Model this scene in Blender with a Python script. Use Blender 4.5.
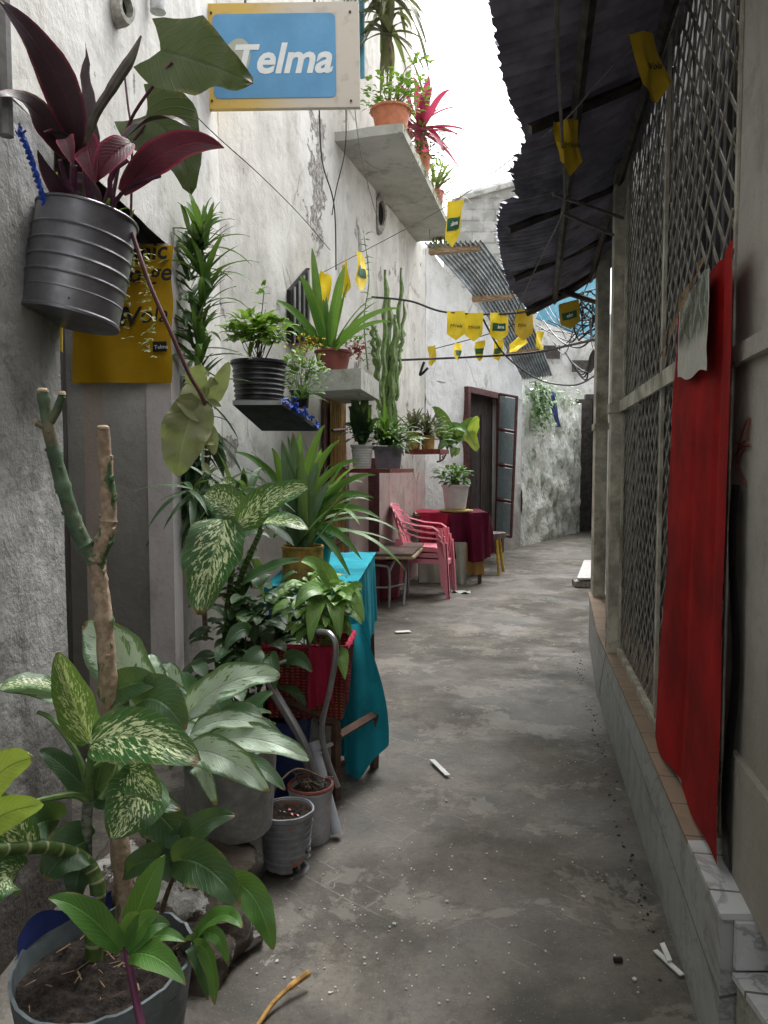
import bpy, math, random
from mathutils import Vector, Matrix, noise
R = math.radians
random.seed(7)
for o in list(bpy.data.objects): bpy.data.objects.remove(o)
SC = bpy.context.scene
COL = SC.collection

# ------------------------------------------------------------------ camera, sky, sun, exposure
F = 740.0; CH = 1.4; PITCH = math.atan(44 / F)
cam = bpy.data.objects.new('camera', bpy.data.cameras.new('camera'))
COL.objects.link(cam); SC.camera = cam
cam.location = (0, 0, CH); cam.rotation_euler = (R(90) - PITCH, 0, 0)
cam.data.sensor_fit = 'VERTICAL'; cam.data.sensor_height = 36; cam.data.sensor_width = 27
cam.data.lens = F / 1024 * 36; cam.data.clip_start = 0.05; cam.data.clip_end = 500
SC.render.resolution_x = 768; SC.render.resolution_y = 1024

W_ = bpy.data.worlds.new('World'); SC.world = W_; W_.use_nodes = True
nt = W_.node_tree
bg = nt.nodes['Background']
sky = nt.nodes.new('ShaderNodeTexSky'); sky.sky_type = 'NISHITA'; sky.sun_disc = False
SUN_EL, SUN_AZ = R(62), R(20)
sky.sun_elevation = SUN_EL; sky.sun_rotation = SUN_AZ
sky.air_density = 1.2; sky.dust_density = 6.0; sky.ozone_density = 1.0
hs = nt.nodes.new('ShaderNodeHueSaturation'); hs.inputs['Saturation'].default_value = 0.08
nt.links.new(sky.outputs[0], hs.inputs['Color']); nt.links.new(hs.outputs[0], bg.inputs['Color'])
bg.inputs['Strength'].default_value = 0.15
sl = bpy.data.lights.new('sun', 'SUN'); sl.energy = 0.6; sl.angle = R(45); sl.color = (1, .97, .93)
so = bpy.data.objects.new('sun', sl); COL.objects.link(so)
sd = Vector((math.sin(SUN_AZ) * math.cos(SUN_EL), math.cos(SUN_AZ) * math.cos(SUN_EL), math.sin(SUN_EL)))
so.rotation_euler = sd.to_track_quat('Z', 'Y').to_euler(); so.location = (0, 5, 20)
SC.view_settings.view_transform = 'Standard'; SC.view_settings.look = 'None'
SC.view_settings.exposure = 1.75; SC.view_settings.gamma = 1.0

# ------------------------------------------------------------------ geometry helpers
FW = Vector((0, math.cos(PITCH), -math.sin(PITCH))); UP = Vector((0, math.sin(PITCH), math.cos(PITCH)))
CP = Vector((0, 0, CH))
def ray(px, py): return FW + Vector((1, 0, 0)) * ((px - 384) / F) + UP * ((512 - py) / F)
def D(px, py, Y):
    d = ray(px, py); return CP + d * (Y / d.y)
def G(px, py, z=0.0):
    d = ray(px, py); return CP + d * ((z - CH) / d.z)
WP = [(-1.243, -3.0), (-1.006, 4.63), (0.55, 9.97), (4.29, 16.2)]
def W(px, py, off=0.0):
    """point where the sight line meets the left wall line, off metres in front of it"""
    d = ray(px, py); best = None
    for (a, b) in zip(WP, WP[1:]):
        a = Vector(a); b = Vector(b); t = (b - a).normalized(); n = Vector((t.y, -t.x))
        den = d.x * n.x + d.y * n.y
        if abs(den) < 1e-6: continue
        s = ((a + n * off).dot(n)) / den
        q = CP + d * s
        u = (Vector((q.x, q.y)) - a).dot(t)
        if s > 0 and -0.4 <= u <= (b - a).length + 0.4:
            if best is None or s < best[0]: best = (s, q)
    return best[1]
def wallx(Y):
    for (a, b) in zip(WP, WP[1:]):
        if Y <= b[1]: return a[0] + (b[0] - a[0]) * (Y - a[1]) / (b[1] - a[1])
    return b[0]

class MB:
    def __init__(s): s.v = []; s.f = []; s.uv = []; s.mi = []; s.m = 0
    def add(s, vs, fs, uvs=None):
        n = len(s.v); s.v += [Vector(v) for v in vs]
        for f in fs:
            s.f.append([i + n for i in f]); s.mi.append(s.m)
            s.uv.append([uvs[i] for i in f] if uvs else [(0, 0)] * len(f))
        return n
    def box(s, c, size, rot=0.0, tilt=None):
        hx, hy, hz = size[0] / 2, size[1] / 2, size[2] / 2
        M = Matrix.Rotation(rot, 3, 'Z')
        if tilt is not None: M = tilt.to_3x3()
        vs = [Vector(c) + M @ Vector((x * hx, y * hy, z * hz)) for x, y, z in
              ((-1,-1,-1),(1,-1,-1),(1,1,-1),(-1,1,-1),(-1,-1,1),(1,-1,1),(1,1,1),(-1,1,1))]
        s.add(vs, [(0,3,2,1),(4,5,6,7),(0,1,5,4),(1,2,6,5),(2,3,7,6),(3,0,4,7)])
    def prism(s, pts, z0, z1):
        """pts: counter-clockwise xy polygon"""
        n = len(pts)
        vs = [(p[0], p[1], z0) for p in pts] + [(p[0], p[1], z1) for p in pts]
        s.add(vs, [list(range(n))[::-1], list(range(n, 2*n))] + [(i, (i+1) % n, n+(i+1) % n, n+i) for i in range(n)])
    def slab(s, pts, vec):
        """closed polygon pts extruded by vec"""
        n = len(pts); vec = Vector(vec); pts = [Vector(p) for p in pts]
        s.add(pts + [p + vec for p in pts], [list(range(n))[::-1], list(range(n, 2*n))] + [(i, (i+1) % n, n+(i+1) % n, n+i) for i in range(n)])
    def tube(s, pts, rad, k=8, cap=True):
        pts = [Vector(p) for p in pts]; n = len(pts)
        if not isinstance(rad, (list, tuple)): rad = [rad] * n
        vs = []; uvs = []; prev = None
        for i, p in enumerate(pts):
            t = (pts[min(i+1, n-1)] - pts[max(i-1, 0)])
            if t.length < 1e-9: t = Vector((0, 0, 1))
            t.normalize()
            if prev is None:
                a = Vector((1, 0, 0)) if abs(t.x) < .8 else Vector((0, 1, 0))
            else: a = prev
            u = (a - t * a.dot(t)).normalized(); prev = u; w = t.cross(u)
            for j in range(k):
                th = 2 * math.pi * j / k
                vs.append(p + (u * math.cos(th) + w * math.sin(th)) * rad[i]); uvs.append((i / max(1, n-1), j / k))
        fs = []
        for i in range(n - 1):
            for j in range(k):
                fs.append((i*k+j, i*k+(j+1) % k, (i+1)*k+(j+1) % k, (i+1)*k+j))
        if cap: fs.append(list(range(k))[::-1]); fs.append([(n-1)*k+j for j in range(k)])
        s.add(vs, fs, uvs)
    def lathe(s, c, prof, k=28, M=None, sx=1.0, fn=None):
        """prof: (radius, height) list around c"""
        c = Vector(c); vs = []; uvs = []
        for i, (r, h) in enumerate(prof):
            for j in range(k):
                th = 2 * math.pi * j / k
                rr = r if fn is None else fn(r, h, th)
                p = Vector((rr * math.cos(th) * sx, rr * math.sin(th), h))
                if M is not None: p = M @ p
                vs.append(c + p); uvs.append((j / k, i / len(prof)))
        fs = [(i*k+j, i*k+(j+1) % k, (i+1)*k+(j+1) % k, (i+1)*k+j) for i in range(len(prof)-1) for j in range(k)]
        s.add(vs, fs, uvs)
    def disc(s, c, r, k=24, M=None, jit=0.0):
        c = Vector(c); vs = [c]
        rings = 5
        for q in range(1, rings + 1):
            for j in range(k):
                th = 2 * math.pi * j / k
                p = Vector((r * q / rings * math.cos(th), r * q / rings * math.sin(th), random.uniform(-jit, jit)))
                if M is not None: p = M @ p
                vs.append(c + p)
        fs = [(0, 1 + j, 1 + (j+1) % k) for j in range(k)]
        for q in range(rings - 1):
            for j in range(k):
                fs.append((1+q*k+j, 1+(q+1)*k+j, 1+(q+1)*k+(j+1) % k, 1+q*k+(j+1) % k))
        s.add(vs, fs)
    def grid(s, fn, nu, nv):
        vs = []; uvs = []
        for i in range(nu + 1):
            for j in range(nv + 1):
                vs.append(fn(i / nu, j / nv)); uvs.append((i / nu, j / nv))
        fs = [(i*(nv+1)+j, (i+1)*(nv+1)+j, (i+1)*(nv+1)+j+1, i*(nv+1)+j+1) for i in range(nu) for j in range(nv)]
        s.add(vs, fs, uvs)
    # ---- leaves: u runs base to tip, v runs across
    def leaf(s, A, B, width, arc=(0, 0, 0.03), N=(0, -1, .6), shape='lance', fold=.25, wave=.0, n=10, cols=4, gaps=0.0):
        A = Vector(A); B = Vector(B); Cc = (A + B) / 2 + Vector(arc) * 2; N = Vector(N).normalized()
        ph = random.uniform(0, 6.3); vs = []; uvs = []
        for i in range(n + 1):
            t = i / n
            p = A * (1-t)**2 + Cc * 2*t*(1-t) + B * t*t
            tg = ((Cc - A) * (1-t) + (B - Cc) * t)
            if tg.length < 1e-9: tg = B - A
            tg.normalize()
            side = tg.cross(N)
            if side.length < 1e-4: side = Vector((1, 0, 0))
            side.normalize(); nn = side.cross(tg).normalized()
            w = prof(shape, t) * width / 2
            jl = 1 + .09 * noise.noise(Vector((t * 5 + ph, ph, 0))) + .03 * noise.noise(Vector((t * 17 + ph, ph, 2))); jr = 1 + .09 * noise.noise(Vector((t * 5, ph, 5))) + .03 * noise.noise(Vector((t * 17, ph, 7)))
            wb = width * .10 * noise.noise(Vector((t * 2.5, ph, 9)))
            for j in range(cols + 1):
                v = j / cols * 2 - 1
                back = 0.0
                if shape in ('heart', 'taro') and t < .25: back = -abs(v) ** 1.5 * width * (.38 if shape == 'heart' else .24) * (1 - t / .25)
                off = nn * (abs(v) * w * fold + wave * width * abs(v) * math.sin(ph + t * 17 + (1.5 if v > 0 else 0)) * .5)
                vs.append(p + side * (v * w * (jl if v < 0 else jr)) + off + nn * (wb * v + width * .035 * noise.noise(Vector((t * 6, v * 2.5 + ph, 4)))) + tg * back); uvs.append((t, (v + 1) / 2))
        c = cols + 1
        fs = [(i*c+j, i*c+j+1, (i+1)*c+j+1, (i+1)*c+j) for i in range(n) for j in range(cols)]
        s.add(vs, fs, uvs)
    def leafd(s, A, d, length, width, droop=.3, shape='lance', **k):
        """leaf that leaves A along d and droops"""
        A = Vector(A); d = Vector(d).normalized()
        B = A + d * length + Vector((0, 0, -droop * length))
        h = Vector((d.x, d.y, 0)); N = Vector((0, 0, 1)) - h * .3 + Vector((0, -.25, 0))
        if k.get('N') is None: k['N'] = N
        a = Vector((0, 0, droop * length * .35)) + d * length * .05
        s.leaf(A, B, width, arc=a, shape=shape, **k)

def prof(shape, t):
    if shape == 'lance': return max(.04, math.sin(math.pi * min(1, (t * .97 + .03) ** .75)) ** .8)
    if shape == 'strap': return min(1, t * 4 + .35) * max(.03, (1 - t ** 3.2)) ** .85
    if shape == 'ovate': return max(.03, math.sin(math.pi * min(1, (t * .96 + .03) ** .72)) ** .62)
    if shape == 'taro': return max(.02, math.sqrt(max(0, 1 - ((.28 - min(t, .28)) / .36) ** 2)) * (1 if t < .28 else .34 * max(0, 1 - ((t - .28) / .72) ** 4) ** .5 + .66 * max(0, 1 - (t - .28) / .62) ** 1.5))
    if shape == 'heart': return max(.02, (1 - t) ** .62 * (1.06 - .35 * math.exp(-t * 9))) if t < 1 else .02
    return 1

LINKS = {}
def build(name, mb, mats, parent=None, smooth=True, root=None):
    me = bpy.data.meshes.new(name)
    off = Vector((0, 0, 0)); p = parent
    while p is not None: off += p.location; p = p.parent
    if root is not None: off = Vector(root)
    me.from_pydata([tuple(v - off) for v in mb.v], [], mb.f)
    uvl = me.uv_layers.new(name='UVMap')
    flat = [c for f in mb.uv for uv in f for c in uv]
    uvl.data.foreach_set('uv', flat)
    if not isinstance(mats, (list, tuple)): mats = [mats]
    for m in mats: me.materials.append(m)
    me.polygons.foreach_set('material_index', mb.mi)
    if smooth:
        me.polygons.foreach_set('use_smooth', [True] * len(me.polygons))
        try: me.set_sharp_from_angle(angle=R(38))
        except Exception: pass
    me.update()
    o = bpy.data.objects.new(name, me); COL.objects.link(o)
    if parent is not None: o.parent = parent
    elif root is not None: o.location = root
    return o
def tag(o, label=None, cat=None, group=None, kind=None):
    if label: o['label'] = label
    if cat: o['category'] = cat
    if group: o['group'] = group
    if kind: o['kind'] = kind
    return o
def thing(name, loc, label, cat, group=None):
    o = bpy.data.objects.new(name, None); COL.objects.link(o); o.location = loc
    o.empty_display_size = .1
    return tag(o, label, cat, group)
def solid(name, mb, mat, label, cat, group=None, smooth=True):
    """a thing that is one mesh; its origin goes to the middle of its base"""
    lo = Vector([min(v[i] for v in mb.v) for i in range(3)]); hi = Vector([max(v[i] for v in mb.v) for i in range(3)])
    return tag(build(name, mb, mat, None, smooth, root=((lo.x+hi.x)/2, (lo.y+hi.y)/2, lo.z)), label, cat, group)
def text(body, size, M, mat, parent, name='lettering', shear=0, bold=0, ext=.0008):
    cu = bpy.data.curves.new('t', 'FONT'); cu.body = body; cu.size = size; cu.shear = shear; cu.offset = bold
    cu.extrude = ext; cu.align_x = 'CENTER'; cu.align_y = 'CENTER'; cu.resolution_u = 3
    to = bpy.data.objects.new('t', cu); COL.objects.link(to)
    bpy.context.view_layer.update()
    me = bpy.data.meshes.new_from_object(to.evaluated_get(bpy.context.evaluated_depsgraph_get()))
    bpy.data.objects.remove(to); bpy.data.curves.remove(cu)
    off = Vector((0, 0, 0)); p = parent
    while p is not None: off += p.location; p = p.parent
    me.transform(Matrix.Translation(-off) @ M)
    me.materials.clear(); me.materials.append(mat); me.name = name
    o = bpy.data.objects.new(name, me); COL.objects.link(o); o.parent = parent
    return o
def frame(o, x, n):
    """matrix whose local x is x, local z is n (facing), origin o"""
    x = Vector(x).normalized(); n = Vector(n); n = (n - x * n.dot(x)).normalized(); y = n.cross(x)
    M = Matrix((x, y, n)).transposed().to_4x4(); M.translation = Vector(o); return M

# ------------------------------------------------------------------ materials
class NB:
    def __init__(s, name):
        s.m = bpy.data.materials.new(name); s.m.use_nodes = True; s.t = s.m.node_tree
        s.b = s.t.nodes['Principled BSDF']; s.tc = s.t.nodes.new('ShaderNodeTexCoord')
        s.b.inputs['Specular IOR Level'].default_value = .4
    def set(s, sock, v):
        if isinstance(v, bpy.types.NodeSocket): s.t.links.new(v, sock)
        elif v is not None:
            if isinstance(v, tuple) and len(v) == 3 and sock.type == 'RGBA': v = (*v, 1)
            sock.default_value = v
    def coord(s, scale=(1, 1, 1), src='Object', loc=(0, 0, 0)):
        m = s.t.nodes.new('ShaderNodeMapping'); s.t.links.new(s.tc.outputs[src], m.inputs[0])
        if not isinstance(scale, tuple): scale = (scale,) * 3
        m.inputs['Scale'].default_value = scale; m.inputs['Location'].default_value = loc
        return m.outputs[0]
    def noise(s, scale, co=None, detail=6, rough=.6, dist=0.0):
        n = s.t.nodes.new('ShaderNodeTexNoise'); s.set(n.inputs['Vector'], co or s.coord())
        n.inputs['Scale'].default_value = scale; n.inputs['Detail'].default_value = detail
        n.inputs['Roughness'].default_value = rough; n.inputs['Distortion'].default_value = dist
        return n.outputs[0]
    def voro(s, scale, co=None, feature='F1', out='Distance'):
        n = s.t.nodes.new('ShaderNodeTexVoronoi'); n.feature = feature; s.set(n.inputs['Vector'], co or s.coord())
        n.inputs['Scale'].default_value = scale; return n.outputs[out]
    def ramp(s, v, a, b, ca=0.0, cb=1.0):
        n = s.t.nodes.new('ShaderNodeMapRange'); n.interpolation_type = 'SMOOTHSTEP'
        s.set(n.inputs[0], v); n.inputs[1].default_value = a; n.inputs[2].default_value = b
        n.inputs[3].default_value = ca; n.inputs[4].default_value = cb; return n.outputs[0]
    def mix(s, f, a, b, mode='MIX'):
        n = s.t.nodes.new('ShaderNodeMix'); n.data_type = 'RGBA'; n.blend_type = mode
        s.set(n.inputs[0], f); s.set(n.inputs[6], a); s.set(n.inputs[7], b); return n.outputs[2]
    def math(s, op, a, b=None):
        n = s.t.nodes.new('ShaderNodeMath'); n.operation = op; s.set(n.inputs[0], a); s.set(n.inputs[1], b); return n.outputs[0]
    def sep(s, v):
        n = s.t.nodes.new('ShaderNodeSeparateXYZ'); s.set(n.inputs[0], v); return n.outputs
    def geo(s, out): 
        n = s.t.nodes.new('ShaderNodeNewGeometry'); return n.outputs[out]
    def fin(s, col, rough=.8, bumps=(), metal=0.0):
        s.set(s.b.inputs['Base Color'], col); s.set(s.b.inputs['Roughness'], rough); s.set(s.b.inputs['Metallic'], metal)
        last = None
        for h, strength, dist in bumps:
            b = s.t.nodes.new('ShaderNodeBump'); b.inputs['Strength'].default_value = strength; b.inputs['Distance'].default_value = dist
            s.set(b.inputs['Height'], h)
            if last: s.t.links.new(last, b.inputs['Normal'])
            last = b.outputs[0]
        if last: s.t.links.new(last, s.b.inputs['Normal'])
        return s.m

def plaster(name, base, light, dirt, dirt_amt=.5, pit=.3, peel=None, peel_th=.66, streak=.5, bump=.5, rough=.9, low=None, scar=None):
    """weathered wall: large blotches, vertical run marks, pits, cracks, flaked patches"""
    b = NB(name)
    c = b.mix(b.ramp(b.noise(1.7, detail=8), .35, .65), base, light)
    st = b.noise(2.4, b.coord((1.5, 1.5, .36)), detail=9, rough=.68, dist=.25)
    c = b.mix(b.math('MULTIPLY', b.ramp(st, .48, .72), streak), c, dirt)
    g = b.noise(5.5, detail=10, rough=.72)
    c = b.mix(b.math('MULTIPLY', b.ramp(g, .5, .68), dirt_amt), c, dirt)
    fine = b.noise(60, detail=5)
    c = b.mix(b.math('MULTIPLY', b.ramp(fine, .55, .75), pit * .6), c, (dirt[0]*.6, dirt[1]*.6, dirt[2]*.6))
    # thin dark cracks
    cr = b.voro(1.1, b.mix(.18, b.coord((1, 1, .7)), _vec(b, b.noise_col(2.2))), feature='DISTANCE_TO_EDGE')
    cm = b.math('MULTIPLY', b.ramp(cr, .003, .012, 1, 0), b.ramp(b.noise(1.3, detail=2), .5, .6))
    c = b.mix(b.math('MULTIPLY', cm, .45), c, (dirt[0]*.45, dirt[1]*.45, dirt[2]*.45))
    bumps = [(b.noise(7, detail=9, rough=.65), bump, .03), (fine, bump * .5, .006)]
    if peel:
        pm = b.noise(2.6, b.coord((1, 1, .8), loc=(3, 1, 7)), detail=9, rough=.62)
        pf = b.ramp(pm, peel_th, peel_th + .012)
        c = b.mix(pf, c, b.mix(b.ramp(b.noise(22, detail=6), .4, .6), peel, (peel[0]*.55, peel[1]*.55, peel[2]*.55)))
        bumps.append((b.math('MULTIPLY', pf, -1.0), .8, .012))
    if scar:
        s3 = b.sep(b.coord()); Y0_, Z0_, Z1_ = scar
        wob = b.math('MULTIPLY', b.math('SUBTRACT', b.noise(4.5, detail=9, rough=.7), .5), 1.1)
        dy = b.math('ABSOLUTE', b.math('ADD', b.math('SUBTRACT', s3[1], Y0_), wob))
        zz_ = b.math('ADD', s3[2], wob)
        mk = b.math('MULTIPLY', b.ramp(dy, .10, .13, 1, 0), b.math('MULTIPLY', b.ramp(zz_, Z0_, Z0_ + .03), b.ramp(zz_, Z1_, Z1_ + .03, 1, 0)))
        c = b.mix(mk, c, b.mix(b.ramp(b.noise(26, detail=7, rough=.7), .42, .58), (.20, .185, .165), (.50, .48, .45)))
        bumps.append((b.math('MULTIPLY', mk, b.math('SUBTRACT', b.noise(16, detail=6), 1.2)), 1.0, .035))
    if low:
        z = b.sep(b.coord())[2]
        lm = b.math('MULTIPLY', b.ramp(b.math('ADD', z, b.math('MULTIPLY', b.noise(3, detail=6), .9)), low[1], low[2], 1, 0), low[3])
        c = b.mix(lm, c, low[0])
    return b.fin(c, rough, bumps)
def _nc(s, scale):
    n = s.t.nodes.new('ShaderNodeTexNoise'); n.inputs['Scale'].default_value = scale; n.inputs['Detail'].default_value = 4
    s.t.links.new(s.coord(), n.inputs['Vector']); return n.outputs['Color']
NB.noise_col = _nc
def _vec(b, c): return c

def simple(name, c, rough=.7, metal=0.0, var=.25, scale=14, bump=.15, dirt=None, damt=.4, dist=.004, spec=None, stretch=(1,1,1)):
    b = NB(name)
    n = b.noise(scale, b.coord(stretch), detail=7, rough=.65)
    col = b.mix(b.ramp(n, .35, .65), tuple(x * (1 - var) for x in c), tuple(min(1, x * (1 + var)) for x in c))
    if dirt: col = b.mix(b.math('MULTIPLY', b.ramp(b.noise(scale * .45, detail=9, rough=.7), .48, .66), damt), col, dirt)
    if spec is not None: b.b.inputs['Specular IOR Level'].default_value = spec
    return b.fin(col, b.ramp(n, .3, .7, min(1, rough + .08), max(.05, rough - .08)), [(n, bump, dist)], metal)

def leafmat(name, c, c2=None, rib=None, rough=.42, vari=None, vcol=(.72, .78, .55), edge=None, veins=.5, tr=.22, under=None, vth=.5, tcol=(.35, .5, .08)):
    """leaf: midrib, side veins, per-leaf tint, optional cream speckle; u along, v across"""
    b = NB(name); c2 = c2 or tuple(x * .6 for x in c)
    uv = b.sep(b.coord(src='UV')); u, v = uv[0], uv[1]
    isl = b.geo('Random Per Island')
    col = b.mix(isl, c2, c)
    n = b.noise(9, detail=4); col = b.mix(b.math('MULTIPLY', b.ramp(n, .4, .7), .35), col, tuple(min(1, x * 1.5) for x in c))
    d = b.math('ABSOLUTE', b.math('SUBTRACT', v, .5))                   # 0 centre .. .5 edge
    vein = b.math('SINE', b.math('ADD', b.math('MULTIPLY', u, 75), b.math('MULTIPLY', d, -45)))
    vm = b.ramp(vein, .82, 1.0)
    if vari:
        co = b.t.nodes.new('ShaderNodeCombineXYZ')
        b.set(co.inputs[0], b.math('SUBTRACT', b.math('MULTIPLY', u, 15), b.math('MULTIPLY', d, 12)))
        b.set(co.inputs[1], b.math('MULTIPLY', v, 9)); b.set(co.inputs[2], b.math('MULTIPLY', isl, 50))
        sp = b.noise(vari, co.outputs[0], detail=6, rough=.65, dist=.3)
        th = b.math('SUBTRACT', sp, b.math('MULTIPLY', b.math('POWER', b.math('MULTIPLY', d, 2), 3), .22))
        col = b.mix(b.ramp(th, vth, vth + .03), col, vcol)
    col = b.mix(b.math('MULTIPLY', vm, veins * .5), col, rib or tuple(min(1, x * 1.9 + .02) for x in c))
    col = b.mix(b.ramp(d, .008, .026, .6, 0), col, rib or tuple(min(1, x * 2.2 + .03) for x in c))
    if edge: col = b.mix(b.ramp(d, .38, .47), col, edge)
    if under: col = b.mix(b.geo('Backfacing'), col, under)
    wn = b.noise(14, b.coord(loc=(3, 8, 1)), detail=7, rough=.7)
    tip = b.math('MULTIPLY', b.ramp(b.math('ADD', u, b.math('MULTIPLY', wn, .25)), 1.06, 1.11), b.ramp(isl, .35, .5))
    col = b.mix(tip, col, (.16, .10, .045))
    col = b.mix(b.math('MULTIPLY', b.math('MULTIPLY', b.ramp(d, .40, .49), b.ramp(wn, .52, .6)), .7), col, (.20, .16, .06))
    col = b.mix(b.math('MULTIPLY', b.ramp(b.noise(5, b.coord(loc=(9, 1, 4)), detail=9, rough=.75), .5, .7), .07), col, (.30, .29, .22))
    b.b.inputs['Specular IOR Level'].default_value = .5
    m = b.fin(col, b.ramp(n, .3, .7, rough - .06, rough + .12), [(b.math('ADD', vm, b.ramp(d, 0, .05, 0, 1)), .35, .004), (b.noise(40), .15, .002)])
    t = b.t.nodes.new('ShaderNodeBsdfTranslucent'); b.set(t.inputs[0], b.mix(.4, col, tcol))
    mx = b.t.nodes.new('ShaderNodeMixShader'); mx.inputs[0].default_value = tr
    b.t.links.new(b.b.outputs[0], mx.inputs[1]); b.t.links.new(t.outputs[0], mx.inputs[2])
    b.t.links.new(mx.outputs[0], b.t.nodes['Material Output'].inputs[0])
    return m

def ground_mat():
    b = NB('worn concrete paving')
    co = b.coord()
    big = b.noise(.9, co, detail=9, rough=.62); mid = b.noise(3.5, co, detail=9, rough=.68); fine = b.noise(45, co, detail=6, rough=.7)
    c = b.mix(b.ramp(mid, .35, .65), (.082, .075, .065), (.135, .123, .106))
    pm = b.math('ADD', b.math('MULTIPLY', big, .65), b.math('MULTIPLY', mid, .35))
    c = b.mix(b.math('MULTIPLY', b.ramp(pm, .52, .60), .55), c, (.205, .186, .158))
    c = b.mix(b.math('MULTIPLY', b.ramp(b.noise(1.6, b.coord(loc=(5, 3, 0)), detail=8), .52, .62), .7), c, (.05, .052, .045))
    c = b.mix(b.math('MULTIPLY', b.ramp(fine, .45, .7), .45), c, (.05, .047, .043))
    worn = b.noise(2.1, b.coord(loc=(11, 4, 2)), detail=12, rough=.74, dist=.3)
    c = b.mix(b.math('MULTIPLY', b.ramp(worn, .53, .57), .5), c, (.235, .22, .195))
    c = b.mix(b.math('MULTIPLY', b.ramp(b.noise(2.9, b.coord(loc=(1, 14, 2)), detail=12, rough=.76), .56, .60), .55), c, (.055, .050, .043))
    grit = b.voro(90, co); c = b.mix(b.math('MULTIPLY', b.ramp(grit, .12, .22, 1, 0), .5), c, (.22, .21, .19))
    # cement smears and plaster crumbs
    sm = b.noise(11, b.coord((1, .7, 1), loc=(1, 9, 0)), detail=10, rough=.75, dist=.4)
    zone = b.ramp(b.noise(1.3, b.coord(loc=(8, 2, 0)), detail=3), .45, .62)
    c = b.mix(b.math('MULTIPLY', b.math('MULTIPLY', b.ramp(sm, .6, .68), zone), .7), c, (.38, .37, .35))
    vo = b.voro(26, b.mix(.06, co, b.noise_col(30)))
    c = b.mix(b.math('MULTIPLY', b.ramp(vo, .07, .10, 1, 0), b.ramp(b.noise(2.3, b.coord(loc=(2, 2, 0)), detail=3), .54, .64)), c, (.42, .41, .38))
    # faint trowel-scored squares showing through
    br = b.t.nodes.new('ShaderNodeTexBrick'); br.offset = .5; br.inputs['Scale'].default_value = 2.6
    mp = b.t.nodes.new('ShaderNodeMapping'); mp.inputs['Rotation'].default_value = (0, 0, R(42)); b.t.links.new(b.mix(.02, co, b.noise_col(7)), mp.inputs[0])
    b.t.links.new(mp.outputs[0], br.inputs['Vector']); br.inputs['Mortar Size'].default_value = .012; br.inputs['Mortar Smooth'].default_value = .3
    bm = b.math('MULTIPLY', br.outputs['Fac'], b.ramp(b.noise(2.6, b.coord(loc=(4, 6, 1)), detail=8, rough=.7), .54, .66))
    c = b.mix(b.math('MULTIPLY', bm, .5), c, (.25, .24, .22))
    c = b.mix(1.0, c, (.90, .885, .86), 'MULTIPLY')
    wet = b.ramp(b.noise(1.1, b.coord(loc=(7, 1, 3)), detail=6), .42, .6, .55, .9)
    return b.fin(c, wet, [(mid, .35, .03), (fine, .35, .006), (vo, .2, .006), (bm, .3, .006)])

M = {}
M['ground'] = ground_mat()
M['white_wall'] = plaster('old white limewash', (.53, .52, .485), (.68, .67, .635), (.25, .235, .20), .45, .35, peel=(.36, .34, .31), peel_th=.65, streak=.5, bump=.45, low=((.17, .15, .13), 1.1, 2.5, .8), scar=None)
M['rough_wall'] = plaster('rough whitewashed render', (.74, .75, .75), (.82, .83, .83), (.33, .33, .32), .3, .5, streak=.2, bump=1.0, low=((.30, .26, .24), .9, 1.9, .7))
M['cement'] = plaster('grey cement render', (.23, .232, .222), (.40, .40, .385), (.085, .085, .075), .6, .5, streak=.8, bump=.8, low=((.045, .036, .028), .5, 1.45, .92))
M['jamb'] = plaster('brown stained render', (.52, .435, .38), (.64, .55, .49), (.30, .235, .20), .3, .3, streak=.45, bump=.35)
M['jamb_light'] = plaster('lilac grey render', (.62, .57, .56), (.70, .65, .65), (.18, .14, .135), .3, .4, streak=.4, bump=.35)
M['pier'] = plaster('painted concrete pier', (.47, .455, .41), (.56, .545, .50), (.25, .235, .20), .45, .45, streak=.6, bump=.4, low=((.28, .26, .215), .8, 2.0, .7))
M['slab'] = plaster('mossy concrete slab', (.36, .36, .33), (.48, .48, .44), (.16, .18, .11), .6, .5, streak=.3, bump=.5)
M['block'] = None
M['pink_wall'] = plaster('faded pink paint', (.42, .31, .30), (.52, .42, .40), (.22, .18, .16), .5, .4, streak=.6, bump=.4)

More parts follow.
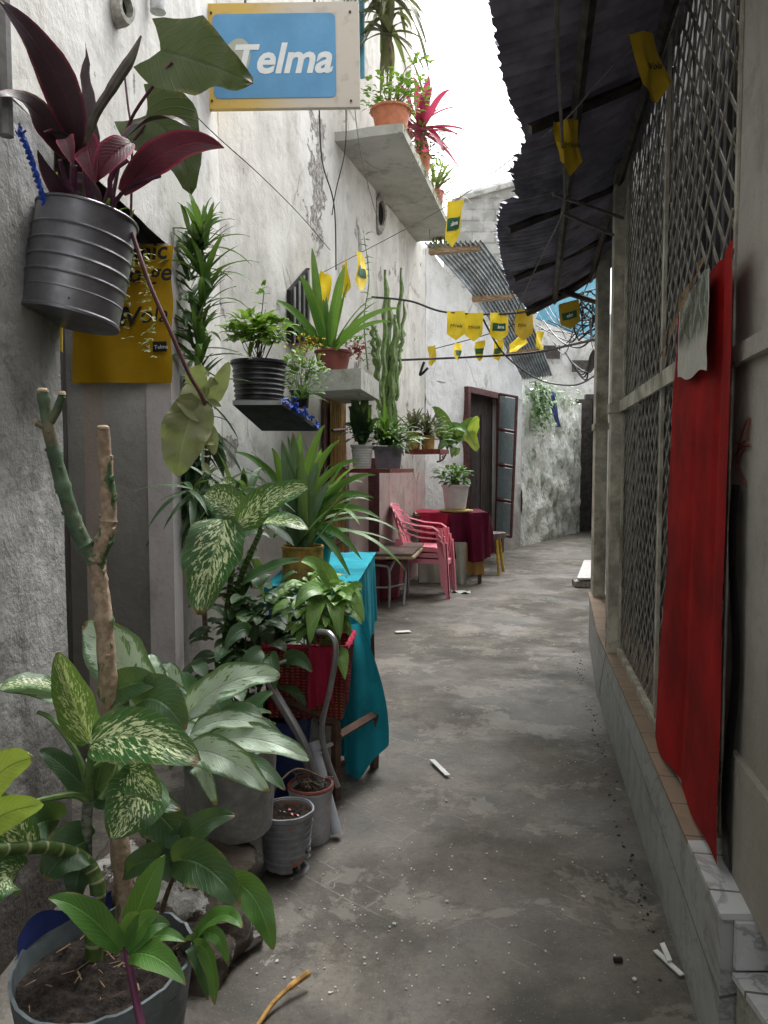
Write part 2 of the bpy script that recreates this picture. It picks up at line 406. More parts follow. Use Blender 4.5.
def mossy():
    b = NB('mossy rubble wall')
    vo = b.voro(13, b.mix(.1, b.coord(), b.noise_col(5)))
    n = b.noise(2.2, detail=8); f = b.noise(30, detail=6)
    c = b.mix(b.ramp(f, .35, .65), (.66, .69, .66), (.85, .87, .84))
    mask = b.math('ADD', b.math('MULTIPLY', b.noise(11, detail=9, rough=.72), .5), b.math('MULTIPLY', n, .5))
    c = b.mix(b.math('MULTIPLY', b.ramp(mask, .55, .61), .8), c, (.17, .19, .15))
    c = b.mix(b.math('MULTIPLY', b.ramp(b.noise(3, b.coord(loc=(4, 4, 2)), detail=8), .52, .64), .6), c, (.12, .18, .08))
    return b.fin(c, .95, [(vo, .5, .03), (f, .6, .02)])
M['moss'] = mossy()
def blocks():
    b = NB('bare concrete blocks'); br = b.t.nodes.new('ShaderNodeTexBrick')
    mp = b.t.nodes.new('ShaderNodeMapping'); mp.inputs['Rotation'].default_value = (R(90), 0, 0); b.t.links.new(b.tc.outputs['Object'], mp.inputs[0])
    b.t.links.new(mp.outputs[0], br.inputs['Vector']); br.inputs['Scale'].default_value = 1.0
    br.inputs['Brick Width'].default_value = .55; br.inputs['Row Height'].default_value = .26; br.inputs['Mortar Size'].default_value = .02
    br.inputs['Color1'].default_value = (.40, .40, .38, 1); br.inputs['Color2'].default_value = (.30, .30, .285, 1); br.inputs['Mortar'].default_value = (.24, .24, .22, 1)
    c = b.mix(b.math('MULTIPLY', b.ramp(b.noise(3, detail=9), .45, .6), .6), br.outputs['Color'], (.55, .55, .53))
    return b.fin(c, .95, [(br.outputs['Fac'], -.4, .02), (b.noise(20), .4, .01)])
M['block'] = blocks()
M['far_white'] = plaster('far whitewash', (.55, .56, .55), (.68, .69, .68), (.22, .22, .19), .7, .5, streak=.5, bump=.8)
M['dark'] = simple('dark interior', (.016, .015, .015), .9)
M['dark_wood'] = simple('dark stained door boards', (.05, .042, .04), .75, var=.4, scale=6, stretch=(4, 4, .6), bump=.3)
M['maroon_wood'] = simple('maroon painted timber', (.10, .035, .035), .6, var=.3, dirt=(.06, .05, .045), damt=.6)
M['red_plank'] = simple('red painted plank', (.22, .055, .045), .6, var=.3, dirt=(.12, .08, .07), damt=.5)
M['bamboo'] = simple('bamboo blind', (.30, .19, .07), .7, var=.45, scale=18, stretch=(3, 3, .4))
M['glass'] = simple('dusty blue glass', (.36, .46, .50), .28, var=.2, scale=5, dirt=(.36, .42, .43), damt=.5)
M['steel_dark'] = simple('dark painted iron', (.055, .05, .048), .55, metal=.3, var=.4, dirt=(.11, .06, .035), damt=.4)
M['grille'] = simple('dusty grey iron lattice', (.26, .245, .215), .7, metal=.0, var=.3, dirt=(.10, .07, .05), damt=.5)
M['frame'] = simple('dirty cream iron frame', (.50, .475, .40), .65, metal=0, var=.3, dirt=(.14, .10, .07), damt=.6, scale=9)
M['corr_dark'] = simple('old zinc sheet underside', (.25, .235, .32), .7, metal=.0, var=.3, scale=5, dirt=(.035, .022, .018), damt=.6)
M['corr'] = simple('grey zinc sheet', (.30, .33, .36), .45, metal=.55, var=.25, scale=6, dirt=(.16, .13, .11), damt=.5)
M['blue_sheet'] = simple('blue painted sheet', (.10, .30, .42), .6, var=.2, scale=3, dirt=(.25, .38, .44), damt=.4)
M['timber'] = simple('raw timber', (.26, .18, .11), .8, var=.35, scale=10, stretch=(.4, 3, 3))
M['wire'] = simple('black cable', (.02, .02, .022), .5)
M['wire_grey'] = simple('grey cable', (.16, .155, .15), .5)
def tilemat(name, c, grout, w, h, rot, rough=.3, dirt=(.2, .19, .17), damt=.35, marble=0.0):
    b = NB(name); br = b.t.nodes.new('ShaderNodeTexBrick'); br.offset = 0
    mp = b.t.nodes.new('ShaderNodeMapping'); mp.inputs['Rotation'].default_value = rot
    b.t.links.new(b.tc.outputs['Object'], mp.inputs[0]); b.t.links.new(mp.outputs[0], br.inputs['Vector'])
    br.inputs['Scale'].default_value = 1; br.inputs['Brick Width'].default_value = w; br.inputs['Row Height'].default_value = h
    br.inputs['Mortar Size'].default_value = .004
    br.inputs['Color1'].default_value = (*c, 1); br.inputs['Color2'].default_value = (*[x * .9 for x in c], 1); br.inputs['Mortar'].default_value = (*grout, 1)
    col = br.outputs['Color']
    if marble:
        v = b.noise(2.4, b.coord((1, 1, 1)), detail=9, rough=.6, dist=1.8)
        col = b.mix(b.math('MULTIPLY', b.ramp(b.math('ABSOLUTE', b.math('SUBTRACT', v, .5)), 0, .025, 1, 0), marble), col, (.12, .12, .12))
    col = b.mix(b.math('MULTIPLY', b.ramp(b.noise(6, detail=9, rough=.7), .48, .66), damt), col, dirt)
    return b.fin(col, b.ramp(b.noise(8), .3, .7, rough, rough + .25), [(br.outputs['Fac'], -.5, .004)])
M['tile_side'] = tilemat('marbled grey wall tile', (.40, .42, .41), (.12, .12, .11), .30, 5, (R(90), 0, R(-79)), .32, marble=.5)
M['tile_top'] = tilemat('tan floor tile', (.30, .215, .15), (.12, .1, .08), .6, .20, (0, 0, R(10.7)), .55, dirt=(.16, .12, .09), damt=.5)
M['tile_white'] = tilemat('white marbled tile', (.60, .62, .63), (.13, .12, .11), .3, .17, (0, 0, R(10.7)), .25, dirt=(.30, .27, .25), damt=.35, marble=.5)

M['tin'] = simple('dull tin', (.22, .22, .24), .42, metal=.75, var=.2, scale=7, dirt=(.12, .115, .12), damt=.35)
M['zinc'] = simple('zinc tub', (.33, .335, .34), .45, metal=.5, var=.2, dirt=(.10, .10, .10), damt=.5)
M['black_pot'] = simple('black ribbed plastic', (.028, .028, .032), .42, var=.3, dirt=(.10, .095, .09), damt=.4)
M['grey_pot'] = simple('weathered grey paint', (.26, .27, .29), .75, var=.2, dirt=(.13, .115, .10), damt=.7, scale=10)
M['pale_pot'] = simple('pale crusted plastic', (.42, .43, .45), .7, var=.15, dirt=(.20, .18, .16), damt=.7, scale=8)
M['white_pot'] = simple('off white plastic', (.58, .58, .56), .5, var=.08, dirt=(.35, .32, .28), damt=.4)
M['bucket'] = simple('grey blue plastic bucket', (.11, .135, .145), .5, var=.2, dirt=(.08, .08, .075), damt=.6)
M['bucket_blue'] = simple('dark blue plastic', (.02, .035, .14), .45, var=.25)
M['terracotta'] = simple('terracotta plastic', (.46, .16, .08), .6, var=.15, dirt=(.25, .15, .1), damt=.3)
M['brown_pot'] = simple('red brown pot', (.17, .045, .035), .6, var=.2)
M['purple_pot'] = simple('lilac grey planter', (.17, .155, .19), .6, var=.15)
M['gold'] = simple('brass coloured tin', (.42, .30, .10), .4, metal=.5, var=.3)
M['teal_pot'] = simple('green plastic pot', (.015, .16, .12), .45, var=.2)
M['yellow_tin'] = simple('rusty yellow tin', (.36, .22, .04), .55, var=.4, scale=16, dirt=(.14, .06, .03), damt=.7)
M['soil'] = simple('potting soil', (.022, .016, .012), .95, var=.6, scale=50, bump=1, dist=.02, dirt=(.09, .06, .045), damt=.5)
M['stone'] = plaster('lime splashed stone', (.06, .047, .037), (.11, .088, .07), (.028, .023, .018), .6, .5, peel=(.42, .41, .38), peel_th=.575, streak=.1, bump=1.0)
M['blue_can'] = simple('deep blue water bottle', (.004, .022, .075), .4, var=.3)
M['teal_cloth'] = None
M['steel_tube'] = simple('scuffed grey tube', (.33, .33, .34), .4, metal=.6, var=.15, dirt=(.2, .16, .13), damt=.3)
M['pvc'] = simple('grey plastic pipe', (.30, .32, .35), .5, var=.1, dirt=(.2, .2, .2), damt=.4)
M['brown_tube'] = simple('brown square tube', (.10, .055, .038), .6, var=.3, dirt=(.05, .035, .03), damt=.5)
M['wicker'] = None
M['pink'] = simple('pink moulded plastic', (.80, .29, .36), .42, var=.08, scale=6, dirt=(.5, .16, .2), damt=.3)
M['table_brown'] = simple('brown laminate top', (.13, .095, .08), .45, var=.2, scale=5, dirt=(.2, .16, .13), damt=.4)
M['chip'] = simple('chipped pale board edge', (.42, .33, .22), .8, var=.3, dirt=(.2, .13, .09), damt=.6)
M['yellow_paint'] = simple('yellow painted iron', (.55, .36, .05), .55, var=.2, dirt=(.2, .13, .06), damt=.5)
M['stool_seat'] = simple('grey brown cushion', (.16, .125, .115), .9, var=.2)
M['rope_blue'] = simple('blue nylon rope', (.02, .07, .42), .6, var=.4, scale=60)
M['yellow_strap'] = simple('yellow strap', (.60, .42, .03), .6, var=.25)
M['print_dark'] = simple('black print', (.012, .015, .012), .6)
M['print_green'] = simple('dark green print', (.015, .10, .05), .55)
M['print_white'] = simple('white print', (.72, .74, .72), .5, var=.04)
M['print_grey'] = simple('silver print', (.38, .41, .39), .5, var=.1)
M['sign_blue'] = simple('faded sky blue panel', (.10, .29, .50), .4, var=.10, scale=3, dirt=(.2, .38, .55), damt=.35)
M['paper'] = simple('white paper', (.62, .62, .6), .8, var=.08)
M['twig'] = simple('dry yellow stalk', (.36, .20, .055), .7, var=.4, scale=30)
M['bark'] = simple('brown bark', (.12, .085, .055), .85, var=.35, scale=25, bump=.6)
M['ceramic'] = simple('chipped ceramic', (.34, .33, .29), .6, var=.3, scale=30, dirt=(.1, .09, .07), damt=.6)
M['graffiti'] = simple('rust red paint mark', (.16, .045, .035), .8, var=.3)

def clothmat(name, c, dark=None, rough=.85, scale=260, var=.12):
    b = NB(name); n = b.noise(4, detail=8, rough=.6)
    col = b.mix(b.ramp(n, .35, .65), tuple(x * (1 - var) for x in c), tuple(min(1, x * (1 + var)) for x in c))
    wv = b.noise(scale, b.coord((1, 1, .4)), detail=2)
    col = b.mix(b.math('MULTIPLY', wv, .25), col, dark or tuple(x * .5 for x in c))
    b.b.inputs['Specular IOR Level'].default_value = .2
    return b.fin(col, rough, [(wv, .3, .002), (n, .35, .012)])
M['teal_cloth'] = clothmat('turquoise cloth', (.016, .29, .37), var=.2)
M['red_cloth'] = clothmat('red cloth', (.33, .007, .007), rough=.85, var=.35)
M['maroon_cloth'] = clothmat('maroon cloth', (.10, .006, .028))
M['crimson_cloth'] = clothmat('crimson cloth', (.36, .02, .055))
M['pale_cloth'] = clothmat('pale green grey cloth', (.40, .45, .38))
M['ochre_cloth'] = clothmat('ochre cloth', (.40, .25, .09))
M['yellow_banner'] = clothmat('yellow vinyl banner', (.50, .29, .006), rough=.6, var=.1)
M['flag'] = simple('yellow bunting plastic', (.82, .62, .02), .5, var=.1, scale=5)
M['flag_shaded'] = simple('shaded ochre bunting', (.50, .34, .015), .5, var=.12, scale=5)  # darker copy of the yellow flag material, shade put into its colour
def wickermat():
    b = NB('red woven strips'); co = b.coord()
    w = b.t.nodes.new('ShaderNodeTexWave'); w.wave_type = 'BANDS'; w.bands_direction = 'Z'; w.inputs['Scale'].default_value = 24; w.inputs['Distortion'].default_value = 1.5
    b.t.links.new(co, w.inputs[0])
    w2 = b.t.nodes.new('ShaderNodeTexWave'); w2.bands_direction = 'X'; w2.inputs['Scale'].default_value = 14; b.t.links.new(co, w2.inputs[0])
    m = b.math('MULTIPLY', w.outputs['Fac'], w2.outputs['Fac'])
    c = b.mix(m, (.12, .012, .014), b.mix(b.ramp(b.noise(8), .4, .6), (.50, .03, .04), (.46, .15, .05)))
    return b.fin(c, .55, [(m, .8, .01)])
M['wicker'] = wickermat()
def signmat():
    b = NB('yellow to cream sign face'); x = b.sep(b.coord())[0]
    c = b.mix(b.ramp(b.math('ADD', x, b.math('MULTIPLY', b.noise(9, detail=3), .1)), -.2, .22), (.60, .40, .09), (.56, .51, .43))
    c = b.mix(b.math('MULTIPLY', b.ramp(b.noise(11, detail=9), .55, .65), .3), c, (.32, .27, .2))
    return b.fin(c, .45)
M['sign_face'] = signmat()
def stemmat():
    b = NB('stump bark with green patches')
    n = b.noise(13, b.coord((1, 1, .45)), detail=8, rough=.65)
    c = b.mix(b.ramp(b.noise(60, detail=4), .35, .7), (.26, .185, .125), (.44, .335, .24))
    c = b.mix(b.ramp(n, .56, .59), c, (.06, .12, .045))
    return b.fin(c, .65, [(n, .8, .012), (b.noise(70), .4, .004)])
M['stump'] = stemmat()
M['stump_green'] = simple('green succulent bark', (.07, .115, .065), .55, var=.35, scale=20, dirt=(.26, .17, .12), damt=.55, bump=.4)
def ringed(name, c, ring, freq=30):
    b = NB(name); u = b.sep(b.coord(src='UV'))[0]
    r = b.math('SINE', b.math('ADD', b.math('MULTIPLY', u, freq * 6.28), b.math('MULTIPLY', b.noise(15), 3)))
    c = b.mix(b.ramp(r, .80, .98), b.mix(b.ramp(b.noise(18), .4, .6), c, tuple(x * 1.6 for x in c)), ring)
    return b.fin(c, .5, [(r, .3, .004)])
M['cane'] = ringed('ringed green cane', (.05, .085, .02), (.26, .28, .15), 16)
M['sheath'] = simple('grey green sheath', (.10, .10, .075), .55, var=.3, scale=20, dirt=(.10, .03, .05), damt=.6)
M['petiole'] = simple('pale green stalk', (.10, .17, .05), .5, var=.3, scale=20)
M['stalk_purple'] = simple('purple stalk', (.10, .025, .06), .5, var=.3, scale=20)
M['stalk_brown'] = simple('maroon brown stalk', (.10, .035, .035), .55, var=.3)
M['cactus'] = simple('green cactus', (.10, .17, .045), .6, var=.35, scale=18, dirt=(.2, .24, .12), damt=.4)

M['l_cordy'] = leafmat('dark purple leaf', (.026, .013, .018), (.016, .010, .013), rib=(.10, .015, .03), edge=(.13, .014, .04), under=(.030, .014, .020), rough=.4, tr=.05, tcol=(.12, .02, .04), veins=.25)
M['l_cordy_red'] = leafmat('crimson edged leaf', (.085, .014, .026), (.055, .014, .022), rib=(.2, .02, .05), edge=(.30, .02, .07), under=(.05, .012, .02), rough=.38, tr=.06, tcol=(.3, .02, .06), veins=.25)
M['l_taro'] = leafmat('deep green arrow leaf', (.050, .075, .014), (.036, .060, .013), rib=(.025, .04, .02), rough=.55, veins=.35, tr=.05)
M['l_dief'] = leafmat('cream speckled leaf', (.035, .12, .028), (.022, .08, .02), vari=1.5, vcol=(.68, .76, .42), rib=(.30, .38, .2), rough=.36, vth=.50)
M['l_dief2'] = leafmat('lime speckled leaf', (.09, .18, .03), (.06, .13, .025), vari=1.8, vcol=(.55, .62, .28), rib=(.35, .42, .16), rough=.36, vth=.50)
M['l_silver'] = leafmat('silvery green leaf', (.13, .24, .11), (.08, .17, .07), rib=(.50, .57, .46), vari=.8, vcol=(.44, .55, .42), vth=.36, rough=.5, edge=(.07, .14, .07), veins=1.0)
M['l_dark'] = leafmat('dark glossy leaf', (.032, .085, .026), (.017, .052, .018), rough=.42)
M['l_mid'] = leafmat('mid green leaf', (.065, .17, .025), (.035, .11, .02), rough=.46)
M['l_lime'] = leafmat('lime green leaf', (.17, .32, .03), (.09, .2, .025), rough=.42, tr=.35)
M['l_bright'] = leafmat('bright green strap leaf', (.10, .24, .03), (.05, .14, .025), rough=.36, tr=.3)
M['l_yellow'] = leafmat('yellow green leaf', (.40, .50, .06), (.26, .38, .05), rib=(.05, .10, .02), rough=.42, tr=.3)
M['l_pale'] = leafmat('wilted olive leaf', (.25, .26, .12), (.14, .155, .07), rib=(.30, .29, .16), rough=.55)
M['l_syng'] = leafmat('pale centred leaf', (.16, .32, .05), (.09, .22, .04), rib=(.32, .45, .2), rough=.4, veins=.9, vari=.8, vcol=(.24, .36, .14))
M['l_grey'] = leafmat('grey brown leaf', (.10, .09, .08), (.055, .06, .05), rough=.6)
M['l_pinkred'] = leafmat('magenta leaf', (.42, .05, .10), (.2, .04, .07), rib=(.5, .1, .15), rough=.4, tr=.3, tcol=(.6, .06, .16))
M['l_vein'] = leafmat('brown green palm leaf', (.10, .10, .045), (.06, .07, .035), rough=.45)
M['petal_yellow'] = simple('yellow petals', (.50, .36, .02), .7, var=.3)
M['petal_pink'] = simple('pink petals', (.60, .25, .25), .7, var=.2)
# ==SETTING==
# ------------------------------------------------------------------ ground
def spaced(lo, a, b, hi, step, grow=1.6):
    xs = []; x = a
    while x <= b: xs.append(x); x += step
    s = step; x = xs[-1]
    while x < hi: s *= grow; x += s; xs.append(min(x, hi))
    s = step; x = a; left = []
    while x > lo: s *= grow; x -= s; left.append(max(x, lo))
    return left[::-1] + xs
gx = spaced(-70, -1.6, 4.5, 70, .06); gy = spaced(-40, .8, 17, 120, .06)
g = MB()
vs = []
for x in gx:
    for y in gy:
        h = 0
        if -2 < x < 5 and 0 < y < 18:
            h = noise.fractal(Vector((x * 1.3, y * 1.3, 0)), 1, 2, 4) * .010 + noise.noise(Vector((x * 9, y * 9, 3))) * .0025
        vs.append((x, y, h))
ny = len(gy)
g.add(vs, [(i*ny+j, (i+1)*ny+j, (i+1)*ny+j+1, i*ny+j+1) for i in range(len(gx)-1) for j in range(ny-1)])
tag(build('ground', g, M['ground']), kind='structure')

# ------------------------------------------------------------------ left side: plastered house
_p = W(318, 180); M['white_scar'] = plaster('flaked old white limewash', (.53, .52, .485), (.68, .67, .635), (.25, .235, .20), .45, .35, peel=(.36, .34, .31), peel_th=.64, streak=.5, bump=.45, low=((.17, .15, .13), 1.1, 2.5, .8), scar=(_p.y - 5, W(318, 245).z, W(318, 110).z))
house = thing('plastered_house', (-1.3, 5, 0), 'tall whitewashed house with flaking plaster along the left side of the alley', 'house')
def wallgrid(mb, a, b, z0, z1, th, step=.09, amp=.012, nse=1.6, top=None, seed=0, holes=()):
    """rough wall face from plan point a to b; thickness th goes behind it"""
    a = Vector((a[0], a[1], 0)); b = Vector((b[0], b[1], 0)); L = (b - a).length; t = (b - a) / L; n = Vector((t.y, -t.x, 0))
    nu = max(2, int(L / step)); nv = max(2, int((z1 - z0) / step))
    def f(u, v):
        zt = z1 if top is None else top(u)
        p = a + t * (u * L) + Vector((0, 0, z0 + (zt - z0) * v))
        q = p * nse + Vector((seed, 0, 0))
        d = noise.fractal(q, 1, 2, 5) * amp
        return p + n * d
    mb.grid(lambda u, v: f(u, v), nu, nv)
    zt0 = z1 if top is None else top(0); zt1 = z1 if top is None else top(1)
    A0, B0 = a - n * th, b - n * th
    k = 24
    # back, ends and top close the volume
    tops_f = [f(i / k, 1) - n * .001 for i in range(k + 1)]
    tops_b = [Vector((a + t * (i / k * L)).to_tuple()) - n * th + Vector((0, 0, tops_f[i].z)) for i in range(k + 1)]
    mb.add(tops_f + tops_b, [(i, i + 1, k + 2 + i, k + 1 + i) for i in range(k)])
    mb.add([A0 + Vector((0, 0, z0)), B0 + Vector((0, 0, z0))] + [Vector((p.x, p.y, p.z)) for p in tops_b[::-1]], [list(range(k + 3))])
    mb.add([a + Vector((0, 0, z0)), A0 + Vector((0, 0, z0)), tops_b[0], tops_f[0]], [(0, 1, 2, 3)])
    mb.add([b + Vector((0, 0, z0)), tops_f[-1], tops_b[-1], B0 + Vector((0, 0, z0))], [(0, 1, 2, 3)])
def seg1(Y, off=0): return (-1.15 + .031 * Y + off, Y)
YN, YC, LZ = 2.40, 3.60, 2.47           # near jamb, far corner, lintel height
w = MB(); wallgrid(w, seg1(-3), seg1(4.63), LZ, 8.2, .5, seed=1); build('upper_wall', w, M['white_wall'], house)
w = MB(); wallgrid(w, seg1(YC), seg1(4.63), -.05, LZ, .5, seed=1); build('wall', w, M['white_wall'], house)
# cement near pier, slightly proud
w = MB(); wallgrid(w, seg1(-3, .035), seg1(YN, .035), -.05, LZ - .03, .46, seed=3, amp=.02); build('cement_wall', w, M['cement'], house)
# recessed doorway
dx = -1.15 + .031 * YC
w = MB(); w.box((dx - .225, YC + .20, 1.22), (.39, .38, 2.50)); build('door_jamb', w, M['jamb'], house)
w = MB(); w.box((dx - .045, YC + .06, 1.22), (.12, .15, 2.49)); build('corner_strip', w, M['jamb_light'], house)
w = MB(); w.box((dx - .62, (YN + YC) / 2, 1.22), (.06, YC - YN + .6, 2.50)); build('door', w, M['dark_wood'], house)
# the bend: from (−1.006, 4.63) towards (.55, 9.97), upper floors end earlier
A2, B2 = WP[1], WP[2]
def lerp2(a, b, t): return (a[0] + (b[0] - a[0]) * t, a[1] + (b[1] - a[1]) * t)
SLZ = 4.26
w = MB(); wallgrid(w, A2, lerp2(A2, B2, 1), -.05, SLZ + .02, .5, seed=1); build('wall', w, M['white_scar'], house)
w = MB(); wallgrid(w, A2, lerp2(A2, B2, .86), SLZ + .02, 8.2, .5, seed=1); build('upper_wall', w, M['white_wall'], house)
# cantilevered slab
p0 = W(345, 141); s0 = 1.0
t2 = (Vector((B2[0], B2[1], 0)) - Vector((A2[0], A2[1], 0))).normalized(); n2 = Vector((t2.y, -t2.x, 0))
Yn, Yf = 6.62, 9.5
def on2(Y, off, z): return Vector((.55 - .2914 * (9.97 - Y), Y, z)) + n2 * off
zt = SLZ + .055
def slabfn(mb, pts, z0, z1):
    mb.prism([(p.x, p.y) for p in pts], z0, z1)
w = MB()
def slabtop(u, v, z):
    p = on2(Yn + (Yf - Yn) * u, -.02 + (.63 - .13 * u) * v, z); return p
k = 30
def rough_slab(mb, z0, z1):
    def f(z, amp):
        def q(u, v):
            p = slabtop(u, v, z); p.z += noise.noise(p * 4) * amp; return p
        return q
    mb.grid(lambda u, v: f(z0, .01)(1 - u, v), k, 8); mb.grid(f(z1, .02), k, 8)
    mb.grid(lambda u, v: f(z0, .01)(u, 1) * (1 - v) + f(z1, .02)(u, 1) * v, k, 1)
    mb.grid(lambda u, v: f(z0, .01)(0, u) * (1 - v) + f(z1, .02)(0, u) * v, 8, 1)
    mb.grid(lambda u, v: f(z0, .01)(1, 1 - u) * (1 - v) + f(z1, .02)(1, 1 - u) * v, 8, 1)
rough_slab(w, SLZ - .02, zt)
build('balcony_slab', w, M['slab'], house)
# blue drain pipe on the upper wall
q = on2(7.2, .05, 0)
w = MB(); w.tube([(q.x, q.y, zt + .75), (q.x, q.y, 8)], .03); build('drain_pipe', w, M['blue_sheet'], house)
# small high window behind the plants
wf = MB(); pw = [W(287, 343, .01), W(306, 343, .01), W(306, 268, .01), W(287, 290, .01)]
wf.slab(pw, (.03, 0, 0)); wo = build('window', wf, M['dark'], house)
for i in range(4):
    bars = MB()
    a = pw[0].lerp(pw[1], (i + .5) / 4) + Vector((.04, -.01, 0)); b = pw[3].lerp(pw[2], (i + .5) / 4) + Vector((.04, -.01, 0))
    bars.tube([a, b], .008, 6)
    build('bar', bars, M['pale_pot'], wo)
# second doorway with a bamboo blind
pb = [W(324, 545, .03), W(346, 545, .03), W(346, 392, .03), W(324, 392, .03)]
pb[0].z = pb[1].z = .01
wb = MB(); wb.slab(pb, -n2 * .02); bl = build('door_opening', wb, M['maroon_wood'], house)
wb = MB()
a, b = pb[0].lerp(pb[1], .16) + n2 * .02, pb[0].lerp(pb[1], .84) + n2 * .02
a2, b2 = pb[3].lerp(pb[2], .16) + n2 * .02, pb[3].lerp(pb[2], .84) + n2 * .02
wb.grid(lambda u, v: a.lerp(b, u).lerp(a2.lerp(b2, u), .18 + .8 * v) + n2 * (.008 * math.sin(u * 70)), 60, 30)
build('bamboo_blind', wb, M['bamboo'], bl)
for v in (.36, .52, .68, .84):
    wb = MB(); wb.tube([a.lerp(a2, v) + n2 * .02, b.lerp(b2, v) + n2 * .02], .012, 6)
    build('blind_cord', wb, M['maroon_wood'], bl)
# pink painted dado and corner strip
pp = MB()
pa, pb_, = W(347, 500, 0), W(448, 500, 0)
pp_top = lambda u: 1.45 - .12 * u
wallgrid(pp, (pa.x + n2.x * .02, pa.y + n2.y * .02), (on2(9.9, .02, 0).x, 9.9), -.05, 1.45, .06, seed=8, top=pp_top)
build('painted_dado', pp, M['pink_wall'], house)
w = MB(); q = W(373, 500, .05); w.box((q.x, q.y, .75), (.13, .10, 1.5)); build('doorpost', w, M['maroon_wood'], house)

# ------------------------------------------------------------------ rough house with the dark doorway
rh = thing('rough_whitewashed_house', (1.5, 11.6, 0), 'low rough whitewashed house with a dark maroon framed doorway', 'house')
A3 = WP[2]
def on3(px, py, off=0): return W(px, py, off)
t3 = Vector((3.74, 6.23, 0)).normalized(); n3 = Vector((t3.y, -t3.x, 0))
P522 = W(521, 468); Ltot = (Vector((P522.x, P522.y)) - Vector(A3)).length
def top3(u): return 4.32 - 1.31 * (u ** 1.25) + .05 * noise.noise(Vector((u * 9, 0, 0)))
dl, dr = W(463, 468), W(500, 468)
ul = (Vector((dl.x, dl.y)) - Vector(A3)).length / Ltot; ur = (Vector((dr.x, dr.y)) - Vector(A3)).length / Ltot
DZ = 2.60
w = MB()
E3 = (P522.x, P522.y)
wallgrid(w, A3, lerp2(A3, E3, ul), -.05, DZ, .35, seed=10, amp=.03, nse=3)
wallgrid(w, lerp2(A3, E3, ur), E3, -.05, DZ, .35, seed=12, amp=.03, nse=3)
wallgrid(w, A3, E3, DZ, 4.16, .35, seed=11, amp=.03, nse=3, top=top3)
build('wall', w, M['rough_wall'], rh)
dm = Vector((dl.x, dl.y, 0)).lerp(Vector((dr.x, dr.y, 0)), .5)
rot3 = math.atan2(t3.y, t3.x); LD = (dr - dl).length
w = MB(); c = dm - n3 * .16
w.box((c.x, c.y, DZ / 2), (LD, .04, DZ), rot3); door = build('door', w, M['dark_wood'], rh)
w = MB()
for e in (-.28, 0, .28):
    cc = dm - n3 * .135 + t3 * (LD * e); w.box((cc.x, cc.y, 1.3), (LD * .24, .02, 1.9), rot3)
build('door_board', w, M['dark_wood'], door)
w = MB()
for e in (-1, 1):
    cc = dm + n3 * .02 + t3 * (e * (LD / 2 - .04)); w.box((cc.x, cc.y, DZ / 2), (.09, .12, DZ), rot3)
cc = dm + n3 * .02; w.box((cc.x, cc.y, DZ - .04), (LD - .18, .12, .09), rot3)
build('door_frame', w, M['maroon_wood'], rh)
# opened glazed leaf
gp = [D(496, 534, 11.6), D(511, 537, 10.9), D(517, 397, 10.9), D(500, 394, 11.6)]
gn = (gp[1] - gp[0]).cross(gp[3] - gp[0]).normalized()
gl = thing('glazed_shutter', gp[0], None, None); gl.parent = rh; gl.location = gp[0] - rh.location
w = MB(); 
for k in range(4):
    v0, v1 = k / 4 + .015, (k + 1) / 4 - .015
    w.slab([gp[0].lerp(gp[3], v0), gp[1].lerp(gp[2], v0), gp[1].lerp(gp[2], v1), gp[0].lerp(gp[3], v1)], gn * .01)
build('pane', w, M['glass'], gl)
w = MB()
for k in range(5): w.tube([gp[0].lerp(gp[3], k / 4), gp[1].lerp(gp[2], k / 4)], .020, 6)
w.tube([gp[0], gp[3]], .028, 6); w.tube([gp[1], gp[2]], .022, 6)
build('shutter_frame', w, M['maroon_wood'], gl)
# corrugated awning of that house
rw = MB()
ia, ib = D(424, 243, 9.95), D(523, 380, 13.1); oa, ob = D(484, 241, 10.1), D(553, 376, 13.4)
def awn(u, v):
    a = ia.lerp(ib, v); b = oa.lerp(ob, v); p = a.lerp(b, u)
    bulge = math.sin(math.pi * v) * .22
    return p + Vector((0, 0, bulge + .017 * math.sin(u * 2 * math.pi * 12)))
rw.grid(awn, 110, 30); ra = build('awning_roof', rw, M['corr'], rh)
for v in (.03, .42, .80):
    rw = MB(); a, b = awn(-.02, v) - Vector((0, 0, .07)), awn(.86, v) - Vector((0, 0, .07))
    d = b - a; rw.slab([a, a + Vector((0, 0, .09)), b + Vector((0, 0, .09)), b], Vector((.05, .10, 0)))
    build('rafter', rw, M['timber'], ra)
# mossy rubble wall
mw = MB()
E4 = WP[3]
wallgrid(mw, E3, E4, -.05, 2.9, .4, step=.05, amp=.05, nse=2.6, seed=20, top=lambda u: 2.86 + .12 * noise.noise(Vector((u * 12, 3, 0))) - .06 * u)
o = solid('rubble_wall', mw, M['moss'], 'mossy whitewashed rubble wall beyond the glazed shutter', 'wall')
cl = MB()
for (x0, y0, y1, ww) in ((553, 394, 427, .26),):
    a = W(x0 - 3, y0, .12); b = W(x0 + 5, y1, .12)
    cl.grid(lambda u, v: a.lerp(b, v) + t3 * ((u - .5) * ww * (1 + .4 * math.sin(v * 6))) + n3 * (.03 * math.sin(u * 14)), 14, 14)
a, b = W(543, 388, .1), W(556, 396, .14)
cl.grid(lambda u, v: a.lerp(b, v) + Vector((0, 0, (u - .5) * .08)) + n3 * .02 * math.sin(v * 9), 4, 12)
solid('blue_rag', cl, simple('blue violet cloth', (.10, .12, .32), .9), 'blue violet rag hanging over the top of the mossy wall', 'rag')
cr = MB()
random.seed(8)
